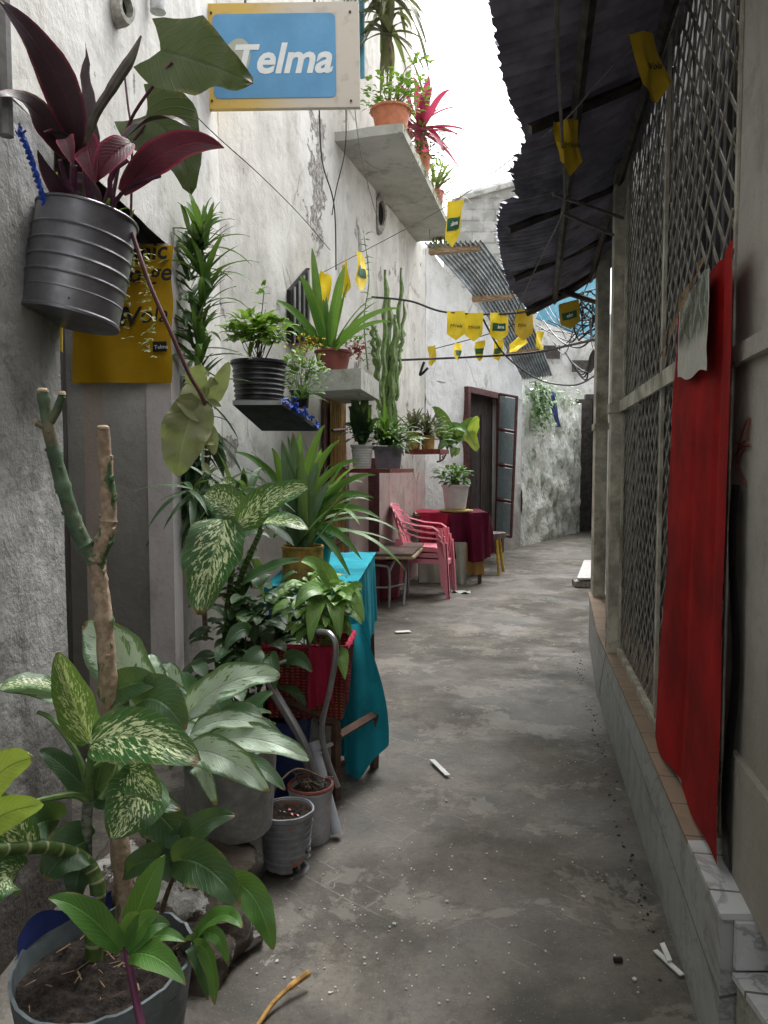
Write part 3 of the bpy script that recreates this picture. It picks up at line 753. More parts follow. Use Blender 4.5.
for i in range(170):
    p = W(random.gauss(541, 5), random.gauss(405, 12), .12); cr.leafd(p, (random.uniform(-.3, 1), -1, random.uniform(-.6, .3)), random.uniform(.08, .16), .09, .5, 'heart', n=4, cols=2)
for i in range(90):
    p = W(random.uniform(526, 580), random.gauss(396, 5), .12); cr.leafd(p, (random.uniform(-.3, 1), -1, random.uniform(-.6, .3)), random.uniform(.05, .10), .05, .5, 'heart', n=4, cols=2)
tag(build('wall_creeper', cr, M['l_mid'], None), 'green creeper growing over the top of the mossy wall', 'creeper', kind='stuff')
# dark gate at the end of the alley
eg = thing('far_doorway', (4.4, 16.3, 0), 'narrow dark doorway at the far end of the alley', 'doorway')
w = MB(); p = D(590, 535, 16.4); w.box((p.x + .25, 16.6, 1.45), (.75, .1, 2.95)); build('door', w, M['dark'], eg)
w = MB(); w.box((p.x - .20, 16.35, 1.45), (.34, .14, 2.9)); w.box((p.x + .14, 16.35, 2.96), (.62, .14, .1)); build('door_frame', w, M['steel_dark'], eg)
# far buildings
fb = thing('block_building', (3.2, 19, 0), 'unfinished grey concrete block building rising behind the zinc awning', 'building')
w = MB(); a, b = D(452, 205, 18), D(522, 178, 18)
w.slab([(a.x, 18, 0), (b.x, 18, 0), (b.x, 18, b.z), (a.x, 18, D(452, 199, 18).z)], (0, 2.5, 0)); build('wall', w, M['block'], fb, smooth=False)
w = MB(); pa_, pb2 = D(460, 197, 17.93), D(522, 180, 17.93)
w.tube([pa_, pb2], .09, 6); build('coping', w, M['far_white'], fb)
fw = thing('far_whitewashed_building', (6, 24, 0), 'pale crumbling building closing the view at the end of the alley', 'building')
w = MB(); a = D(500, 330, 23); wallgrid(w, (a.x, 23), (9.5, 23.6), 0, D(560, 312, 23).z, 2.0, step=.3, amp=.12, nse=1.5, seed=31); build('wall', w, M['far_white'], fw)
for (x, y, ww, hh) in ((552, 352, .5, .4), (582, 366, .6, .35)):
    w = MB(); a = D(x, y, 22.9); w.box((a.x, 22.93, a.z), (ww, .06, hh)); build('opening', w, M['steel_dark'], fw)
bs = MB(); q = [D(536, 318, 12), D(604, 345, 12), D(604, 268, 12.3), D(580, 262, 12.3), D(548, 290, 12)]
bs.slab(q, (0, .05, 0)); solid('blue_sheet', bs, M['blue_sheet'], 'pale blue metal sheet fixed high behind the tangle of cables', 'sheet')
# far right neighbour beyond the shop, closes the view behind the columns
fr = MB(); fr.prism([(2.02, 6.6), (4.95, 16.6), (8, 16.6), (8, 6.6)], -.05, 3.2)
solid('neighbour_house', fr, M['pier'], 'grey rendered house behind the columns on the right', 'house')

# ------------------------------------------------------------------ right side: shop front
def rx(Y, off=0): return .53 + .19 * Y + off     # plane of the gate
tr = Vector((.19, 1, 0)).normalized(); nr = Vector((-tr.y, tr.x, 0)); rotr = math.atan2(tr.y, tr.x)
shop = thing('tiled_shop', (1.3, 3.5, 0), 'shuttered shop front on a tiled plinth along the right side', 'shop front')
w = MB(); w.prism([(rx(1.61, -.075), 1.61), (3.5, 1.61), (3.5, 5.95), (1.665, 5.95), (rx(4.5, -.07), 4.5)], -.05, .39)
build('plinth', w, M['tile_side'], shop, smooth=False)
w = MB(); w.prism([(rx(1.93, -.082), 1.93), (3.5, 1.93), (3.5, 5.95), (1.658, 5.95), (rx(4.5, -.078), 4.5)], .39, .40); build('plinth_top', w, M['tile_top'], shop, smooth=False)
w = MB(); w.prism([(rx(1.60, -.082), 1.60), (3.5, 1.60), (3.5, 1.928), (rx(1.928, -.082), 1.928)], .39, .404); build('white_tiles', w, M['tile_white'], shop, smooth=False)
w = MB(); w.box((1.75, 1.594, .335), (1.93, .014, .108)); build('end_tiles', w, M['tile_white'], shop, smooth=False)
w = MB(); w.prism([(.785, 1.2), (3.5, 1.2), (3.5, 1.58), (.785, 1.58)], -.05, .265); st = build('step', w, M['slab'], shop, smooth=False)
w = MB(); w.prism([(.775, 1.19), (3.5, 1.19), (3.5, 1.583), (.775, 1.583)], .265, .279); build('step_tiles', w, M['tile_white'], st, smooth=False)
# near pier
w = MB(); w.prism([(rx(-3), -3), (3.5, -3), (3.5, 1.585), (rx(1.585), 1.585)], -.05, 4.2)
w2 = MB(); wallgrid(w2, (rx(1.905, .002), 1.905), (rx(-1.2, .002), -1.2), .404, 4.2, 1.2, seed=41, amp=.006)
build('pier', w2, M['pier'], shop)
w = MB(); w.prism([(rx(1.908, -.018), 1.908), (rx(1.908, .05), 1.908), (rx(-1, .05), -1), (rx(-1, -.018), -1)][::-1], 1.655, 1.70); build('pier_band', w, M['pier'], shop, smooth=False)
w = MB(); w.prism([(rx(1.80, -.012), 1.80), (rx(1.80, .04), 1.80), (rx(-1, .04), -1), (rx(-1, -.012), -1)][::-1], .404, .70); build('pier_base', w, M['pier'], shop, smooth=False)
# far columns
def column(px, Y, wd, dp, z0, z1, nm='column'):
    w = MB(); p = D(px, 500, Y)
    k = 20
    for z, zz in ((z0, z1),):
        w.box((p.x + wd / 2, Y + dp / 2, (z + zz) / 2), (wd, dp, zz - z), -math.atan(.19))
    w.box((p.x + wd / 2, Y + dp / 2, 1.72), (wd + .02, dp + .02, .05), -math.atan(.19))
    return build(nm, w, M['frame'], shop, smooth=False)
column(612.5, 3.96, .085, .12, .4, 3.02); column(597.5, 5.7, .09, .22, .4, 3.2)
w = MB(); p = D(606, 500, 5.0); w.box((p.x + .09, 4.9, 1.8), (.10, 1.0, 2.9), -math.atan(.19)); build('side_panel', w, M['pier'], shop, smooth=False)
# back of the shop, behind the lattice
w = MB()
def back(u, v):
    Y = 1.6 + 4.3 * u; x = rx(Y, .16 + .02 * (1 if math.sin(u * 2 * math.pi * 38) > 0 else -1)); return Vector((x, Y, .4 + 3.1 * v))
w.grid(back, 304, 2); build('inner_shutter', w, simple('dark grey folding shutter', (.085, .082, .088), .7, metal=0, var=.35, scale=5), shop, smooth=False)
for i in range(4):      # strip of blue paint behind the bars
    pass
w = MB()
random.seed(5)
for z in (1.42, 1.28, 1.12, .98, .82, 1.02, 1.2, 1.55):
    q = Vector((rx(3.05, .135), 3.05 + random.uniform(-.02, .03), z)); w.box(q, (.004, .07, .10 + random.random() * .06), -math.atan(.19))
build('paint_spot', w, simple('pale blue paint', (.20, .36, .50), .6), shop)
# the canopy
can = thing('zinc_canopy', (1.2, 3.5, 2.77), 'dark sagging corrugated zinc canopy with a torn jagged edge', 'canopy')
edge = [(474,-90),(490, 0), (497, 37), (502, 75), (514, 112), (527, 140), (512, 169), (518, 197), (502, 203), (497, 229), (502, 262), (510, 289), (529, 312)]
ep = []
for (px, py) in edge:
    Y = 1.37 * F / (468 - py); p = D(px, py, Y); ep.append((p.y, p.x, p.z))
ep = [(.2, ep[0][1] - .22, 2.77)] + ep
def eat(Y):
    for (a, b) in zip(ep, ep[1:]):
        if Y <= b[0]:
            f = (Y - a[0]) / (b[0] - a[0]); return a[1] + (b[1] - a[1]) * f, a[2] + (b[2] - a[2]) * f
    return ep[-1][1], ep[-1][2]
w = MB(); Y0, Y1 = .2, 6.45; nY = 620
rr = random.Random(3); jag = [rr.uniform(0, .010) + (.025 if rr.random() < .03 else 0) for _ in range(nY + 1)]
def canf(u, v, lift=0, teeth=True):
    i = int(round(u * nY)); Y = Y0 + (Y1 - Y0) * u; ex, ez = eat(Y)
    if teeth: ex -= jag[i] + .006 * math.sin(Y * 2 * math.pi / .075)
    xi = rx(Y, .03); zi = 3.03 + .02 * (Y - 3.9)
    if Y > 4: xi += (Y - 4) * .03
    Yv = Y - .35 * v * max(0, (Y - 4.5) / 2)
    corr = .009 * math.sin(Y * 2 * math.pi / .075)
    sag = -.05 * math.sin(math.pi * v) * (1 + .5 * math.sin(Y * 1.7))
    return Vector((ex + (xi - ex) * v, Yv, ez + (zi - ez) * v + corr + sag + lift + (.012 if int(Y / .8) % 2 else 0) * (1 - v)))
w.grid(lambda u, v: canf(u, v), nY, 10)
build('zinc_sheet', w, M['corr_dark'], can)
w = MB()
for dd in (.16, .42):
    pts = []
    for i in range(0, 26):
        u = i / 25; pe = canf(u, 0, 0, False); pi = canf(u, 1, 0, False); v = 1 - dd / max(.2, pi.x - pe.x)
        if v < .08: break
        pts.append(canf(u, v, 0, False) - Vector((0, 0, .04)))
    w.tube([pts[0], pts[-1].lerp(pts[0], .5) , pts[-1]], .022, 4)
for Y in (1.7, 2.9, 4.1, 5.2):
    u = (Y - Y0) / (Y1 - Y0); w.tube([canf(u, .08, 0, False) - Vector((0, 0, .06)), canf(min(1, u + .02), 1.0) - Vector((0, 0, .05))], .022, 4)
build('purlin', w, M['steel_dark'], can)
w = MB()
a, b = canf(.985, 0), canf(.985, 1); w.tube([a - Vector((0, 0, .04)), a.lerp(b, .5) - Vector((0, 0, .06)), b - Vector((0, 0, .02))], .035, 6)
build('end_beam', w, M['steel_dark'], can)
# right building above the canopy (its facade is set back)
w = MB(); w.prism([(rx(-3, .10), -3), (6, -3), (6, 6.2), (rx(6.2, .25), 6.2)], 3.12, 3.9); build('upper_wall', w, M['pier'], shop)
# bracket rods on the column
br = MB(); br.tube([D(623, 218, 3.95), D(553, 194, 3.5)], .008, 6); br.tube([D(613, 235, 4.0), D(562, 213, 3.55)], .008, 6)
solid('bracket_rods', br, M['wire_grey'], 'pair of thin iron rods sticking out from the column under the canopy', 'bracket')

# ------------------------------------------------------------------ the folding gate
gate = thing('folding_gate', (rx(2.9), 2.9, .42), 'grey iron lattice gate across the shop front with a cream frame', 'gate')
def gp_(Y, z, off=0): return Vector((rx(Y, off), Y, z))
def bar(mb, Y0, z0, Y1, z1, off, wd=.016, th=.005):
    a, b = gp_(Y0, z0, off), gp_(Y1, z1, off); d = (b - a).normalized(); n = Vector((-tr.y, tr.x, 0)); s = d.cross(n).normalized() * wd / 2
    mb.slab([a - s, b - s, b + s, a + s], n * th)
GR = random.Random(4)
def lattice(mb, Ya, Yb, za, zb, step, slope, off):
    # bars z = za + slope*(Y - c) clipped to the rectangle
    for sgn in (1, -1):
        H = zb - za; run = H / slope; c = Ya - run; 
        while c < Yb + run:
            pts = []
            y0, y1 = (c, c + run) if sgn > 0 else (c + run, c)
            # param t: bottom y0 -> top y1
            t0, t1 = 0.0, 1.0
            dy = y1 - y0
            for lo_, s_ in ((Ya, 1), (Yb, -1)):
                f0 = (y0 - lo_) * s_; f1 = (y1 - lo_) * s_
                if f0 < 0 and f1 < 0: t0, t1 = 1, 0; break
                if f0 < 0: t0 = max(t0, f0 / (f0 - f1))
                if f1 < 0: t1 = min(t1, f0 / (f0 - f1))
            if t1 - t0 > .02 and GR.random() > .03:
                j0, j1 = GR.uniform(-.006, .006), GR.uniform(-.006, .006)
                bar(mb, y0 + dy * t0 + j0, za + H * t0, y0 + dy * t1 + j1, za + H * t1, off + (.004 if sgn > 0 else -.004), .013, .004)
            c += step
GT = 3.0
for (Ya, Yb, za, zb, st_, sl_) in ((2.85, 3.93, .45, 1.69, .10, 1.0), (1.93, 2.81, .45, 1.69, .10, 1.0), (2.85, 3.93, 1.76, GT, .10, 1.0), (1.93, 2.81, 1.76, GT, .10, 1.0)):
    w = MB(); lattice(w, Ya, Yb, za, zb, st_, sl_, 0); build('lattice', w, M['grille'], gate, smooth=False)
    w = MB(); y = Ya + .1
    while y < Yb:
        bar(w, y, za, y, zb, .022, .010, .006); y += .26
    build('channel_bar', w, M['steel_dark'], gate, smooth=False)
w = MB()
bar(w, 2.83, .43, 2.83, GT, -.006, .035, .012); bar(w, 3.93, .43, 3.93, GT, -.006, .03, .012)
bar(w, 1.925, .43, 1.925, GT, .004, .02, .006)
build('upright', w, M['frame'], gate, smooth=False)
w = MB(); bar(w, 1.88, 1.725, 3.95, 1.725, -.02, .06, .012); build('rail', w, M['frame'], gate, smooth=False)
w = MB(); bar(w, 1.88, GT, 3.95, GT, -.02, .06, .012); build('rail', w, M['frame'], gate, smooth=False)
w = MB(); bar(w, 1.88, .418, 3.92, .418, -.0, .03, .024); build('bottom_track', w, M['frame'], gate, smooth=False)
def catm(P, m=6):
    P = [Vector(p) for p in P]; Q = []; n = len(P)
    for i in range(n - 1):
        p0, p1, p2, p3 = P[max(i-1, 0)], P[i], P[i+1], P[min(i+2, n-1)]
        for s in range(m):
            t = s / m; Q.append(.5 * ((2 * p1) + (-p0 + p2) * t + (2*p0 - 5*p1 + 4*p2 - p3) * t*t + (-p0 + 3*p1 - 3*p2 + p3) * t**3))
    return Q + [P[-1]]
# ------------------------------------------------------------------ right side objects
random.seed(11)
rc = MB()
def redf(u, v):
    Y = 1.755 + (.625 + .24 * (1 - v)) * u; z0 = .425 + .012 * math.sin(u * 13); z1 = 1.935 - .02 * math.sin(u * 3.1)
    z = z0 + (z1 - z0) * v
    fold = -.010 * math.exp(-((u - .15 - .03 * v) / .035) ** 2) * v - .006 * math.exp(-((u - .55 + .1 * v) / .03) ** 2) * (1 - v) + .004 * math.exp(-((v - .965) / .008) ** 2) + .005 * math.sin(u * 9 + v * 2.3 + 2 * noise.noise(Vector((u, v * 3, 5)))) * (1.2 - v) + .010 * noise.noise(Vector((u * 2.5, v * 2.2, 1)))
    Yw = Y + .03 * noise.noise(Vector((v * 6, 1, u))) * (1 if u > .5 else .3)
    p = gp_(Yw, z); return p + nr * (.046 + fold)
rc.grid(redf, 70, 70)
cloth = solid('red_cloth', rc, M['red_cloth'], 'long red cloth hung over the lattice gate beside the pier', 'cloth')
k = MB()
def posterf(u, v):
    Y = 1.875 + .36 * u; z = 1.665 + .235 * v - .02 * (1 - u) * (1 - v) + .008 * math.sin(u * 8)
    return gp_(Y, z) + nr * (.072 + .0012 * math.sin(u * 12 + v * 7) + .002 * noise.noise(Vector((u * 5, v * 6, 2))))
k.grid(posterf, 24, 24)
def postermat():
    b = NB('crumpled clear sleeve with faded picture'); uv = b.coord(src='UV'); s = b.sep(uv)
    n = b.noise(3.2, b.coord((3, 1.2, 1), src='UV'), detail=7, rough=.65, dist=.8)
    c = b.mix(b.ramp(n, .40, .55), (.30, .33, .30), (.05, .08, .06))
    c = b.mix(b.ramp(s[1], .28, .5, 0, 1), (.55, .54, .5), c)
    c = b.mix(b.math('MULTIPLY', b.ramp(b.noise(4, b.coord((6, 1, 1), src='UV', loc=(3, 0, 0)), detail=4), .58, .64), .7), c, (.45, .38, .08))
    d = b.math('ABSOLUTE', b.math('SUBTRACT', s[0], .5)); c = b.mix(b.ramp(d, .46, .48), c, (.55, .55, .52))
    return b.fin(c, .42, [(n, .6, .02)])
tag(build('notice', k, postermat(), None, root=gp_(2.13, 1.7)), 'crumpled plastic sleeve with a faded picture pinned on the red cloth', 'notice')
k = MB()
k.leaf(gp_(2.0, 1.90) + nr * .09, gp_(2.36, 1.75) + nr * .10, .03, arc=(0, 0, -.01), N=nr, shape='strap', wave=.3)
k.leaf(gp_(1.93, 1.95) + nr * .07, gp_(2.1, 1.86) + nr * .09, .02, arc=(0, 0, -.01), N=nr, shape='strap', wave=.3)
solid('dry_strip', k, M['timber'], 'brown dry fibre strip dangling across the plastic sleeve', 'strip')
# dark strip between the cloth and the pier
k = MB()
k.grid(lambda u, v: gp_(1.75 + .07 * u, .41 + .95 * v) + nr * (.016 + .008 * math.sin(v * 9)), 4, 30)
solid('black_strip', k, M['wire'], 'black sheet strip showing between the red cloth and the pier', 'strip')
# rust red scribble on the pier
k = MB()
def onp(px, py): 
    d = ray(px, py); n = nr; s = (Vector((.53, 0, CH)) + nr * .006 - CP).dot(n) / d.dot(n); return CP + d * s
for pts in ([(736, 452), (743, 428), (749, 418), (747, 440), (739, 446)], [(744, 448), (736, 462), (741, 475), (746, 484)], [(737, 444), (750, 446)]):
    P = [onp(*p) for p in pts]
    for a, b in zip(P, P[1:]): k.tube([a, b], .0032, 4)
o = build('paint_scribble', k, M['graffiti'], shop)
# bit of board leaning at the kerb, far right
k = MB(); q = [G(576, 587, .0), G(598, 583, .0), G(599, 562, .02), G(582, 563, .02)]
q = [D(577, 578, 8.6), D(598, 578, 8.6), D(600, 560, 9.5), D(584, 560, 9.5)]
k.slab(q, (0, 0, -.02)); k2 = MB()
bd = thing('lid_box', G(588, 587), 'low crate topped with a white board by the far column', 'crate')
build('white_board', k, M['paper'], bd)
k2.box(((q[0].x + q[1].x) / 2 + .02, 8.72, (q[0].z) / 2 - .02), (.30, .22, max(.06, q[0].z - .05)), -.1); build('crate_body', k2, M['stone'], bd)

# ------------------------------------------------------------------ projecting sign
sg0 = D(205, 105, 4.45); sw = (357 - 205) * 4.45 / F; sh = 98 * 4.45 / F
sg = thing('projecting_sign', D(282, 106, 4.45), 'projecting sign with blue panel in a yellow to cream frame high on the house', 'sign')
c = D(281, 57, 4.45); tiltm = Matrix.Rotation(R(-.8), 4, 'Y')
k = MB(); k.box((0, 0, 0), (sw, .035, sh))
k.v = [tiltm @ v for v in k.v]
so_ = build('sign_box', k, M['sign_face'], None, smooth=False); so_.parent = sg; so_.location = c - sg.location
def rrect(w_, h_, r, n=6):
    pts = []
    for cx, cy, a0 in ((w_/2-r, h_/2-r, 0), (-w_/2+r, h_/2-r, 90), (-w_/2+r, -h_/2+r, 180), (w_/2-r, -h_/2+r, 270)):
        for i in range(n + 1):
            a = R(a0 + 90 * i / n); pts.append((cx + r * math.cos(a), cy + r * math.sin(a)))
    return pts
Ms = frame(c + Vector((0, -.019, 0)), tiltm @ Vector((1, 0, 0)), (0, -1, 0))
k = MB(); pts = [Ms @ Vector((x - .035, y - .004, 0)) for x, y in rrect(sw * .775, sh * .80, .03)]
k.slab(pts, (0, -.003, 0)); build('blue_panel', k, M['sign_blue'], sg, smooth=False)
k = MB(); e = []
for i in range(40):
    a = 2 * math.pi * i / 40; ex, ey = .085 * math.cos(a), .125 * math.sin(a)
    e.append(Ms @ Vector((-.262 + ex + ey * .22, -.03 + ey, .0036)))
k.slab(e, (0, -.001, 0)); build('emblem', k, simple('cream oval', (.40, .41, .33), .5, var=.05), sg, smooth=False)
text('T', .22, Ms @ Matrix.Translation((-.225, -.030, .0056)), M['print_white'], sg, shear=.25, bold=.006)
text('elma', .235, Ms @ Matrix.Translation((.07, -.028, .0045)), M['print_white'], sg, shear=.25, bold=.006)
for x in (-.2, .2):
    k = MB(); k.tube([Ms @ Vector((x, sh/2, -.02)), Ms @ Vector((x, sh/2 + .35, -.08))], .008, 6); build('hanger', k, M['steel_dark'], sg)
for py in (45, 92):
    k = MB(); k.tube([D(206, py, 4.46), D(206, py, 4.46) + Vector((-.14, 0, 0))], .015, 6); build('bracket', k, M['steel_dark'], sg)
for (px, py) in ((211, 13), (350, 12), (212, 101), (351, 101)):
    k = MB(); p = D(px, py, 4.43); k.tube([p, p + Vector((0, -.006, 0))], .007, 8); build('bolt', k, M['steel_dark'], sg)

# ------------------------------------------------------------------ yellow banner on the jamb
bn = thing('yellow_banner', D(123, 383, 3.57), 'yellow vinyl banner with black lettering on the door jamb', 'banner')
k = MB()
k.grid(lambda u, v: (lambda p: p + Vector((0, .006 * math.sin(u * 11 + v * 4) + .012 * noise.noise(Vector((u * 4, v * 4, 0))), 0)))(D(72 + 100 * u + 1.2 * math.sin(v * 14) * u, 383 - 138 * v, 3.56)), 40, 50)
build('sheet', k, M['yellow_banner'], bn)
Mb = lambda px, py: frame(D(px, py, 3.53), (1, -.0, .06), (0, -1, 0))
text('anic', .115, Mb(147, 252), M['print_dark'], bn, shear=.2, bold=.002)
text('ho-ge', .115, Mb(143, 274), M['print_dark'], bn, shear=.2, bold=.002)
text('M', .125, Mb(115, 318), M['print_dark'], bn, shear=.25, bold=.002)
text('V', .125, Mb(130, 318), M['print_dark'], bn, shear=.25, bold=.002)
text('ola', .115, Mb(153, 315), M['print_dark'], bn, shear=.25)
k = MB(); a = D(153, 352, 3.54); k.slab([a, a + Vector((.066, 0, .003)), a + Vector((.066, 0, .050)), a + Vector((0, 0, .048))], (0, -.002, 0))
build('label_patch', k, M['print_dark'], bn, smooth=False)
text('Telma', .026, Mb(161, 347), M['print_white'], bn)

# ------------------------------------------------------------------ hanging tin with purple plants
TC = D(79, 268, 2.3); TM = Matrix.Rotation(R(9.5), 3, 'Y') @ Matrix.Rotation(R(-5), 3, 'X')
tin = thing('hanging_tin_planter', TC - Vector((0, 0, .17)), 'large ribbed tin hung tilted on the cement wall holding purple cordyline and arrow leaves', 'planter')
prof_t = [(0, -.165), (.143, -.165), (.148, -.163), (.148, -.155), (.143, -.15)]
for i in range(110):
    h = -.148 + i * .305 / 109
    d = .005 * max(0, math.cos((h + .148) / .305 * 2 * math.pi * 6.5)) ** 10 if -.10 < h < .12 else 0
    prof_t.append((.143 + d, h))
prof_t += [(.148, .158), (.149, .163), (.146, .166), (.140, .162), (.138, .12)]
k = MB(); k.lathe(TC, prof_t, 48, TM, fn=lambda r, h, th: r * (1 + .012 * math.sin(2 * th + h * 9) + .006 * math.sin(5 * th + 20 * h)))
to = build('tin', k, M['tin'], tin)
for (px, py, l) in ((54, 296, .014), (86, 309, .014), (125, 236, .004)):
    k = MB(); a = D(px, py, 2.3); dirv = (a - TC); dirv = Vector((dirv.x, -math.sqrt(max(.0001, .1455**2 - dirv.x**2)), 0)); a = Vector((TC.x + dirv.x, TC.y + dirv.y, a.z))
    k.box(a, (l * 1.6, .004, .006))
    build('drain_hole', k, M['dark'], to)
top = TC + TM @ Vector((0, 0, .14))
k = MB(); k.disc(top, .139, M=TM, jit=.01); build('soil', k, M['soil'], tin)
YT = 2.27
def L(mb, a, b, w_, arc=(0, 0, 0), N=(0, -1, .3), sh='lance', **kw):
    mb.leaf(D(*a), D(*b), w_, arc=arc, N=N, shape=sh, **kw)
def C(mb, pts, r0, r1, k=7):
    P = [D(*p) for p in pts]
    # smooth the centre line
    Q = []
    n = len(P)
    for i in range(n - 1):
        p0, p1, p2, p3 = P[max(i-1, 0)], P[i], P[i+1], P[min(i+2, n-1)]
        for s in range(6):
            t = s / 6
            Q.append(.5 * ((2 * p1) + (-p0 + p2) * t + (2*p0 - 5*p1 + 4*p2 - p3) * t*t + (-p0 + 3*p1 - 3*p2 + p3) * t**3))
    Q.append(P[-1]); m = len(Q)
    mb.tube(Q, [r0 + (r1 - r0) * i / (m - 1) for i in range(m)], k)
k = MB()
L(k, (78, 150, 2.2), (-6, -4, 1.95), .10, (.04, 0, .02), n=16, fold=.3)
L(k, (84, 150, 2.25), (45, 55, 2.15), .06, (.03, 0, .02), N=(-.6, -1, 0), fold=.4)
L(k, (66, 158, 2.2), (-8, 98, 2.0), .075, (0, 0, .06), fold=.35, n=14)
L(k, (84, 155, 2.22), (44, 132, 2.1), .08, (0, 0, .02), N=(-.3, -1, .4))
L(k, (80, 215, 2.25), (38, 150, 2.12), .07, (-.01, 0, .01), N=(-.5, -1, 0), fold=.4)
L(k, (98, 150, 2.3), (86, 44, 2.34), .05, (-.01, 0, 0), N=(-.4, -1, 0), sh='lance', wave=.25)
L(k, (118, 148, 2.2), (190, 128, 2.2), .085, (0, 0, .05), N=(0, -.5, 1), n=14)
L(k, (100, 205, 2.28), (70, 175, 2.3), .05, (0, 0, .02)); L(k, (92, 205, 2.28), (64, 190, 2.25), .05, (0, 0, .02))
build('purple_foliage', k, M['l_cordy'], tin)
k = MB()
L(k, (88, 145, 2.1), (96, 184, 2.05), .085, (0, -.02, .02), N=(-.2, -1, 0), n=12)
L(k, (131, 143, 2.1), (96, 182, 2.06), .075, (0, -.03, .0), N=(.3, -1, .2), n=12, fold=.4)
L(k, (122, 192, 2.2), (224, 148, 2.05), .085, (.02, -.04, .045), N=(.1, -1, -.35), n=18, fold=.35)
L(k, (66, 140, 2.1), (74, 168, 2.06), .05, (0, -.02, .02))
build('crimson_foliage', k, M['l_cordy_red'], tin)
k = MB()
k.leaf(D(160, 50, 2.15), D(253, 84, 2.08), .225, arc=(.02, -.02, -.008), N=(-.1, -1, .05), shape='taro', n=20, cols=8, wave=.12, fold=.12)
k.leaf(D(146, 115, 2.3), D(190, 193, 2.27), .235, arc=(.03, 0, .02), N=(.1, -1, .1), shape='taro', n=20, cols=8, wave=.1, fold=.15)
build('arrow_leaf', k, M['l_taro'], tin)
k = MB()
C(k, [(110, 215, 2.28), (122, 150, 2.25), (135, 112, 2.22), (172, 62, 2.12)], .006, .004)
C(k, [(100, 215, 2.28), (118, 165, 2.28), (145, 125, 2.28)], .005, .004)
C(k, [(72, 210, 2.25), (74, 165, 2.2)], .008, .012); C(k, [(92, 212, 2.25), (88, 180, 2.2), (86, 150, 2.2)], .01, .012)
C(k, [(118, 232, 2.28), (110, 180, 2.2), (128, 160, 2.2)], .008, .006); C(k, [(84, 214, 2.25), (66, 180, 2.15), (60, 160, 2.1)], .007, .006)
C(k, [(104, 222, 2.25), (125, 190, 2.2), (160, 176, 2.1)], .007, .005); C(k, [(124, 70, 2.3), (128, 105, 2.3), (132, 140, 2.3), (131, 215, 2.3)], .003, .004)
build('stalk', k, M['stalk_purple'], tin)
k = MB(); k.tube(catm([D(86, 205, 2.25), D(90, 130, 2.22), D(112, 88, 2.2), D(130, 60, 2.2), D(141, 36, 2.2)]), [.013] * 6 + [.014] * 6 + [.016] * 6 + [.014, .012, .010, .008, .006, .004, .003], 8); build('leaf_sheath', k, M['sheath'], tin)
k = MB()
for i in range(26):
    a = top + Vector((random.uniform(-.05, .12), random.uniform(-.1, .05), 0)); 
    k.leafd(a, (random.uniform(-1, 1), random.uniform(-.8, .2), random.uniform(.4, 1.6)), random.uniform(.04, .1), .012, .3, n=4, cols=2)
build('weed', k, M['l_mid'], tin)
# trailing string plant in front of the banner
k = MB()
for s in range(4):
    x, y = 136 + s * 5, 240 + s * 3; 
    for i in range(13):
        x += random.uniform(-3, 3); y += random.uniform(5, 11)
        if y > 368: break
        a = D(x, y, 2.32 + s * .03)
        for _ in range(2): k.leafd(a, (random.uniform(-1, 1), random.uniform(-1, .3), random.uniform(-.3, .5)), random.uniform(.014, .03), .012, .2, n=3, cols=2, shape='ovate')
build('trailing_leaf', k, M['l_pale'], tin)
# maroon runner with wilted leaves
k = MB(); C(k, [(132, 233, 2.3), (150, 285, 2.3), (172, 335, 2.32), (188, 372, 2.35), (206, 410, 2.4), (206, 470, 2.45)], .007, .006); build('runner', k, M['stalk_brown'], tin)
wl = MB()
def LL(a, b, w_, **kw): L(wl, a, b, w_, sh='ovate', n=14, cols=6, **kw)
LL((200, 400, 2.4), (178, 476, 2.35), .15, arc=(-.01, -.02, 0), N=(.2, -1, 0), wave=.2); LL((192, 385, 2.42), (203, 365, 2.4), .07, N=(.4, -1, 0)); LL((212, 402, 2.42), (229, 362, 2.4), .055, N=(.3, -1, 0), wave=.1)
LL((205, 420, 2.4), (176, 400, 2.35), .06, N=(0, -1, .6)); LL((208, 425, 2.42), (214, 455, 2.4), .05, N=(.4, -1, 0)); LL((203, 380, 2.44), (188, 412, 2.4), .10, N=(-.3, -1, .2))
LL((195, 440, 2.42), (176, 438, 2.4), .035, N=(0, -1, .6))
for i in range(14):
    a = (206 + random.uniform(-3, 3), 372 + i * 7, 2.41); b = (a[0] + random.uniform(-12, 14), a[1] + random.uniform(-8, 14), 2.38)
    L(wl, a, b, .022, sh='ovate', n=6, N=(random.uniform(-.5, .5), -1, .2))
build('wilted_foliage', wl, M['l_pale'], tin)
# ropes
k = MB(); 
for s in (0, 1):
    P = []
    for i in range(30):
        t = i / 29; p = D(19 + 26 * t ** .8, 132 + 74 * t, 2.15 + .05 * t); P.append(p + Vector((.006 * math.sin(t * 40 + s * 3.1), 0, .006 * math.cos(t * 40 + s * 3.1))))
    k.tube(P, .006, 6)
for i in range(7): k.tube([D(20 + random.uniform(-3, 3), 134, 2.15), D(16 + random.uniform(-2, 12), 130 + random.uniform(-8, 12), 2.15)], .003, 5)
solid('blue_rope', k, M['rope_blue'], 'frayed blue nylon rope holding up the tin planter', 'rope')
k = MB(); k.slab([D(56, 322, 2.42), D(62, 322, 2.42), D(62, 352, 2.42), D(57, 350, 2.42)], (0, .004, 0)); k.slab([D(50, 172, 2.32), D(57, 172, 2.32), D(57, 208, 2.32), D(50, 205, 2.32)], (0, .003, 0))
solid('yellow_strap', k, M['yellow_strap'], 'thin yellow strap behind the hanging tin', 'strap')

